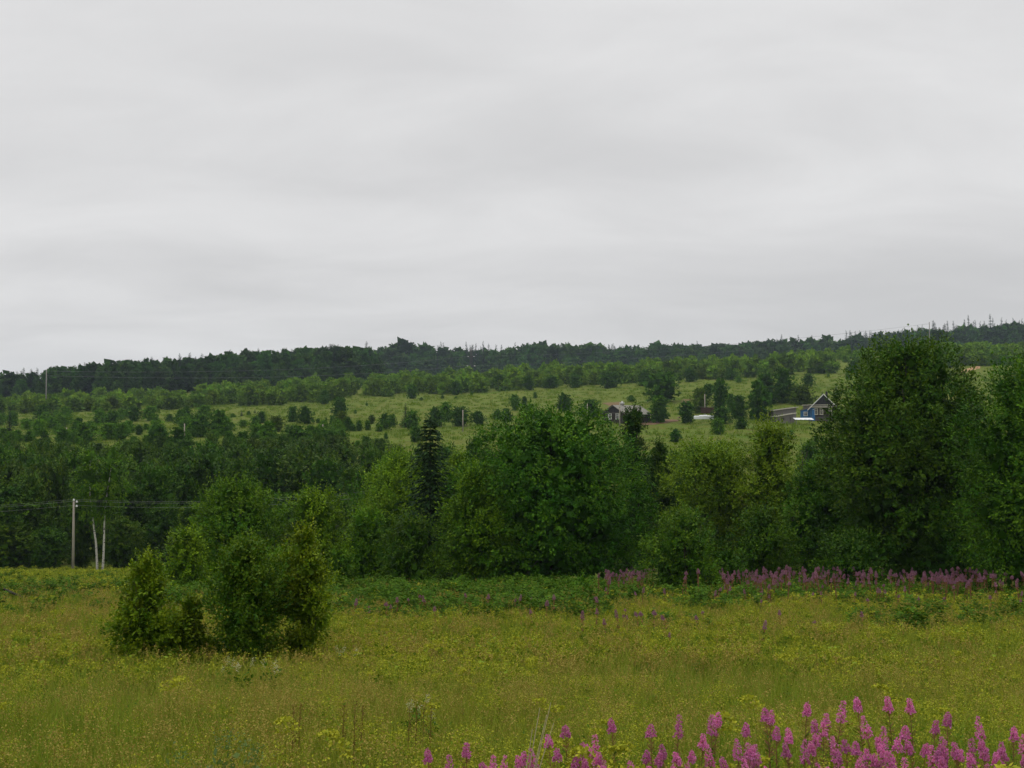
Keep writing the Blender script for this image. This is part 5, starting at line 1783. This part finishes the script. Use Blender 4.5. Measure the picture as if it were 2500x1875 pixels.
while nb < 115:
    px = rs.uniform(1455, 2520)
    d = rs.uniform(40, 54)
    if 1590 < px < 1760 and d > 49:
        continue
    dens = 0.35 + 0.65 * np.exp(-((px - 1880) / 130) ** 2) + 0.45 * np.exp(-((px - 2320) / 200) ** 2)
    if rs.uniform() > dens:
        continue
    x = ray(px, 1420)[0] * d
    ft = rs.uniform(0.8, 1.15)
    sc = rs.uniform(0.65, 1.25)
    r_ = fireweed(fw_far[rs.randint(5)], x, d, sc, rs.uniform(0, 6.28), rs.normal(0, 0.06, 2), (ft, ft, ft), FB)
    p_ = project(x, d, hz(x, d) + 1.28 * sc)
    FWN.append((r_, 'far', p_[0], p_[1]))
    nb += 1


def join_fireweed():
    """the scattered small fireweed between the two groups, too small to pick apart"""
    prs = []
    for me_s, me_l, me_p, me_f in fw_far:
        v, f, ti, hu, mi = [], [], [], [], []
        b = 0
        for j, m_ in enumerate((me_l, me_p, me_f)):
            n = len(m_.vertices)
            co = np.empty(n * 3, np.float32)
            m_.vertices.foreach_get('co', co)
            v.append(co.reshape(-1, 3))
            f.append(np.arange(n).reshape(-1, 4) + b)
            for an, dst in (('tint', ti), ('hue', hu)):
                q = np.empty(n, np.float32)
                m_.attributes[an].data.foreach_get('value', q)
                dst.append(q * (0.85 if j == 2 and an == 'tint' else 1))
            mi.append(np.full(n // 4, j))
            b += n
        me = mesh_np('fireweed_plant', np.concatenate(v), np.concatenate(f), None, {'tint': np.concatenate(ti), 'hue': np.concatenate(hu)}, mats=[M['lush'], M['fwstem'], M['pink_far']], matidx=np.concatenate(mi))
        prs.append(bpy.data.objects.new('fireweed_plant', me))
    P, S = [], []
    while len(P) < 300:
        if rs.uniform() < 0.24:
            px, d = rs.uniform(1380, 2500), rs.uniform(24, 42)
            if rs.uniform() > 0.25 + 0.75 * np.exp(-((px - 1580) / 190) ** 2):
                continue
        elif rs.uniform() < 0.07:
            px, d = rs.uniform(840, 1400), rs.uniform(30, 38)
        else:
            px, d = rs.uniform(1470, 2520), rs.uniform(44, 56)
            if 1590 < px < 1760:
                continue
        x = ray(px, 1420)[0] * d
        P.append((x, d, hz(x, d) - 0.03))
        S.append(rs.uniform(0.6, 0.9) if d < 43 else rs.uniform(0.9, 1.2))
    scatter('distant_fireweed', 'dull pink fireweed dotted through the weeds before the hedgerow', prs, np.array(P), np.array(S), rs.randint(0, 5, len(P)), 0.1, 9)


join_fireweed()

# pale meadowsweet under the dark bush, grey-green mugwort, bent straw stalks, dark dock spikes
def flower_plant(name, px, top, d, H, label, cat, heads, q, matf, group=None, seed=0, spread=0.1, leafm='lush'):
    rs = np.random.RandomState(seed)
    a, b = ray(px, top)
    x, y = a * d, d
    z = hz(x, y)
    H = max(b * d - z, 0.35)
    o = empty(name, (x, y, z))
    tag(o, label, cat, group)
    n = heads
    v, f, t = ribbons(rs, n, 0.05, H * 0.8, H, 0.008, 0.2, 3)
    link('stem', mesh_np('stem', v, f, M[leafm], {'tint': np.full(len(v), 0.9), 'hue': np.full(len(v), 0.3)}), o)
    tops = v.reshape(n, 8, 3)[:, 6]
    fv, ff = blob_quads(rs, np.concatenate([tops, tops * np.array([1, 1, 0.93])]), 26, (spread * 0.35, spread * 0.35, spread * 0.4), q)
    k = len(fv) // 4
    link('flower_head', mesh_np('flower_head', fv, ff, M[matf], {'tint': np.repeat(rs.uniform(0.75, 1.15, k), 4), 'hue': np.repeat(rs.uniform(0, 1, k), 4)}), o)['kind'] = 'stuff'
    lv, lf = blob_quads(rs, np.concatenate([v.reshape(n, 8, 3)[:, 2], v.reshape(n, 8, 3)[:, 4]]), 12, (0.05, 0.05, 0.08), 0.07)
    k = len(lv) // 4
    link('leaves', mesh_np('leaves', lv, lf, M[leafm], {'tint': np.repeat(rs.uniform(0.75, 1.15, k), 4), 'hue': np.repeat(rs.uniform(0, 0.6, k), 4)}), o)


WFG = 'pale meadowsweet below the dark meadow bush'
for i, (px, top, lab) in enumerate(((535, 1583, 'small cream meadowsweet under the dark bush, end of the row nearest the yellowish bush'), (567, 1588, 'cream meadowsweet second in the row under the dark bush'), (603, 1584, 'fuller white meadowsweet near the middle of the row under the dark bush'),
                                    (646, 1577, 'tallest white meadowsweet in the row under the dark bush'), (668, 1590, 'short cream meadowsweet at the end of the row towards the thin bush'))):
    flower_plant('meadowsweet', px, top, 17.6, 0.8, lab, 'wildflower', 2, 0.014, 'white_fl', WFG, 600 + i, 0.06)
for i, (px, top, d, lab) in enumerate(((838, 1548, 21, 'white umbel plant beside the thin bush, the taller of two'), (866, 1562, 20.5, 'white umbel plant beyond the thin bush, the shorter of two'), (1016, 1668, 12.5, 'white flowered herb alone in the open meadow, upper of two'), (1036, 1682, 12.2, 'white flowered herb alone in the open meadow, lower of two'))):
    flower_plant('umbel_plant', px, top, d, 0.8, lab, 'wildflower', 3, 0.013, 'white_fl', 'white flowered herbs in the meadow', 620 + i, 0.05)
for i, (px, top, d, lab) in enumerate(((551, 1745, 9.2, 'grey-green mugwort with one upright pointed spire'), (598, 1763, 8.9, 'broader grey-green mugwort with branching tops beside the pointed one'), (440, 1795, 8.2, 'low grey-green mugwort half sunk among yellow herbs'))):
    flower_plant('mugwort', px, top, d, 0.9, lab, 'plant', 3 if i else 2, 0.022, 'grey_leaf', 'grey-green mugwort plants in the meadow', 640 + i, 0.10, 'grey_leaf')
DG = 'dark brown dock spikes in the meadow'
for i, (px, top) in enumerate(((712, 1722), (728, 1718), (835, 1722), (862, 1720), (880, 1724), (995, 1726), (1012, 1722), (1030, 1728), (1048, 1724))):
    d = 10.3 + (i % 3) * 0.25
    words = ('first', 'second', 'third', 'fourth', 'fifth', 'sixth', 'seventh', 'eighth', 'ninth')
    rs_ = np.random.RandomState(700 + i)
    a, b = ray(px, top)
    x, y = a * d, d
    z = hz(x, y)
    H = max(b * d - z, 0.5)
    o = empty('dock_plant', (x, y, z))
    tag(o, f'dark brown dock spike, {words[i]} from the left in its line', 'dock', DG)
    mb = MB()
    mb.tube([(0, 0, 0), (0.01, 0, H * 0.6), (0.02, 0.01, H)], [0.006, 0.005, 0.003], 5)
    ms = mb.mesh('stem', None)
    for an, val in (('tint', 0.6), ('hue', 0.9)):
        at = ms.attributes.new(an, 'FLOAT', 'POINT')
        at.data.foreach_set('value', np.full(len(ms.vertices), val, np.float32))
    ms.materials.append(M['seed'])
    link('stem', ms, o)
    cl = [(0.02 * t, 0.01 * t, H * t) for t in np.linspace(0.6, 1, 12)]
    fv, ff = blob_quads(rs_, np.array(cl), 9, (0.016, 0.016, 0.012), 0.017)
    k = len(fv) // 4
    link('seed_head', mesh_np('seed_head', fv, ff, M['seed'], {'tint': np.repeat(rs_.uniform(0.35, 0.6, k), 4), 'hue': np.repeat(rs_.uniform(0.8, 1, k), 4)}), o)
a, b = ray(1262, 1850)
dS = 7.4
st = empty('dry_grass', (a * dS, dS, hz(a * dS, dS)))
tag(st, 'pale dry grass with long bent stalks arching over the fireweed', 'dry grass')
bz = st.location.z
for tx, ty, kx in ((1345, 1715, 0.3), (1335, 1745, 0.5), (1318, 1728, 0.35), (1352, 1765, 0.7), (1300, 1780, 0.4)):
    ta = ray(tx, ty)
    tipv = Vector((ta[0] * dS, dS, ta[1] * dS)) - Vector(st.location)
    mb = MB()
    mb.tube([(0, 0, 0), tipv * 0.35 + Vector((-0.02, 0, 0.12 * kx)), tipv * 0.72 + Vector((-0.01, 0, 0.08 * kx)), tipv], [0.005, 0.0045, 0.0035, 0.002], 4)
    mb.build('stalk', M['straw'], st)

# ------------------------------------------------------------------ labels that say which one
LM = [(178, 1300, 'the concrete pole'), (250, 1180, 'the twin birches'), (112, 950, 'the tall wooden pole'), (23, 1040, 'the lone edge spruce'), (450, 1055, 'the weathered pole'),
      (1050, 1200, 'the pointed spruce'), (990, 1000, 'the dark spruce in the field'), (1130, 1025, 'the slim pale field pole'), (1150, 885, 'the double pole'), (1345, 1050, 'the big dome tree'), (1535, 1005, 'the grey-roofed house'),
      (1721, 990, 'the garden-bed pole'), (1910, 1008, 'the plank sheds'), (2025, 990, 'the white-gabled house'), (2270, 810, 'the bare pole'), (2370, 900, 'the sandy track'), (2205, 900, 'the tallest hedgerow tree'),
      (788, 1050, 'the stubby pale pole'), (580, 1250, 'the jagged-topped tree'), (162, 1055, 'the short pale pole'), (2417, 766, 'the tallest ridge spruce'), (1385, 832, 'the round skyline tree'), (600, 690 + 170, 'the low skyline rise'),
      (1640, 1400, 'the grey-green sallow'), (2440, 1300, 'the broad tree at the edge')]
ORD = 'first second third fourth fifth sixth seventh eighth ninth tenth eleventh twelfth thirteenth fourteenth fifteenth sixteenth seventeenth eighteenth nineteenth twentieth'.split()


def ordinal(i):
    if i < 20:
        return ORD[i]
    t, u = divmod(i + 1, 10)
    tens = {2: 'twent', 3: 'thirt', 4: 'fort', 5: 'fift', 6: 'sixt', 7: 'sevent'}[t]
    return tens + 'ieth' if u == 0 else tens + 'y-' + ORD[u - 1]


def auto_labels():
    buckets = {}
    for o, kw, adj, loc, sc in THINGS:
        px, py = project(loc[0], loc[1], loc[2] + (sc[2] * 0.5 if sc[2] > 1.9 else sc[2] * 5))
        dx, dy, nm = min(((px - q[0], py - q[1], q[2]) for q in LM), key=lambda t: t[0] ** 2 + (t[1] * 1.6) ** 2)
        if abs(dx) < 25 and abs(dy) > 6:
            dr = 'straight above' if dy < 0 else 'straight below'
        else:
            v = '' if abs(dy) * 2.5 < abs(dx) else ('above and ' if dy < 0 else 'below and ')
            dr = v + ('left of' if dx < 0 else 'right of')
        buckets.setdefault((kw, dr, nm), []).append((dx * dx + dy * dy, id(o), o, adj))
    for (kw, dr, nm), lst in buckets.items():
        lst.sort()
        for i, (_, _, o, adj) in enumerate(lst):
            cnt = 'nearest' if i == 0 else f'{ordinal(i)} nearest'
            o['label'] = f'{adj} {kw}, {cnt} {dr} {nm}'
    for zone, phrase in (('near', 'pink fireweed'), ('far', 'small pink fireweed')):
        lst = sorted((q for q in FWN if q[1] == zone), key=lambda q: -q[3])
        nrow = 5 if zone == 'near' else 5
        rown = ('front', 'second', 'third', 'fourth', 'back')
        per = math.ceil(len(lst) / nrow)
        for r in range(nrow):
            row = sorted(lst[r * per:(r + 1) * per], key=lambda q: q[2])
            for i, q in enumerate(row):
                n = len(row)
                side, k = ('left', i) if i < n / 2 else ('right', n - 1 - i)
                where = 'in the meadow corner' if zone == 'near' else 'below the hedgerow'
                q[0]['label'] = f'{phrase}, {ordinal(k)} from the {side} in the {rown[r]} row {where}'


auto_labels()

def build_haze():
    mb = MB()
    mb.box(-1100, 1100, -70, 1760, -21, 90)
    m, nt = new_mat('valley_haze')
    v = N(nt, 'ShaderNodeVolumePrincipled')
    v.inputs['Color'].default_value = (0.66, 0.79, 0.95, 1)
    v.inputs['Density'].default_value = 0.00012
    o = N(nt, 'ShaderNodeOutputMaterial')
    nt.links.new(v.outputs[0], o.inputs['Volume'])
    tag(mb.build('haze', m), 'thin pale damp air over the valley', kind='stuff')


build_haze()
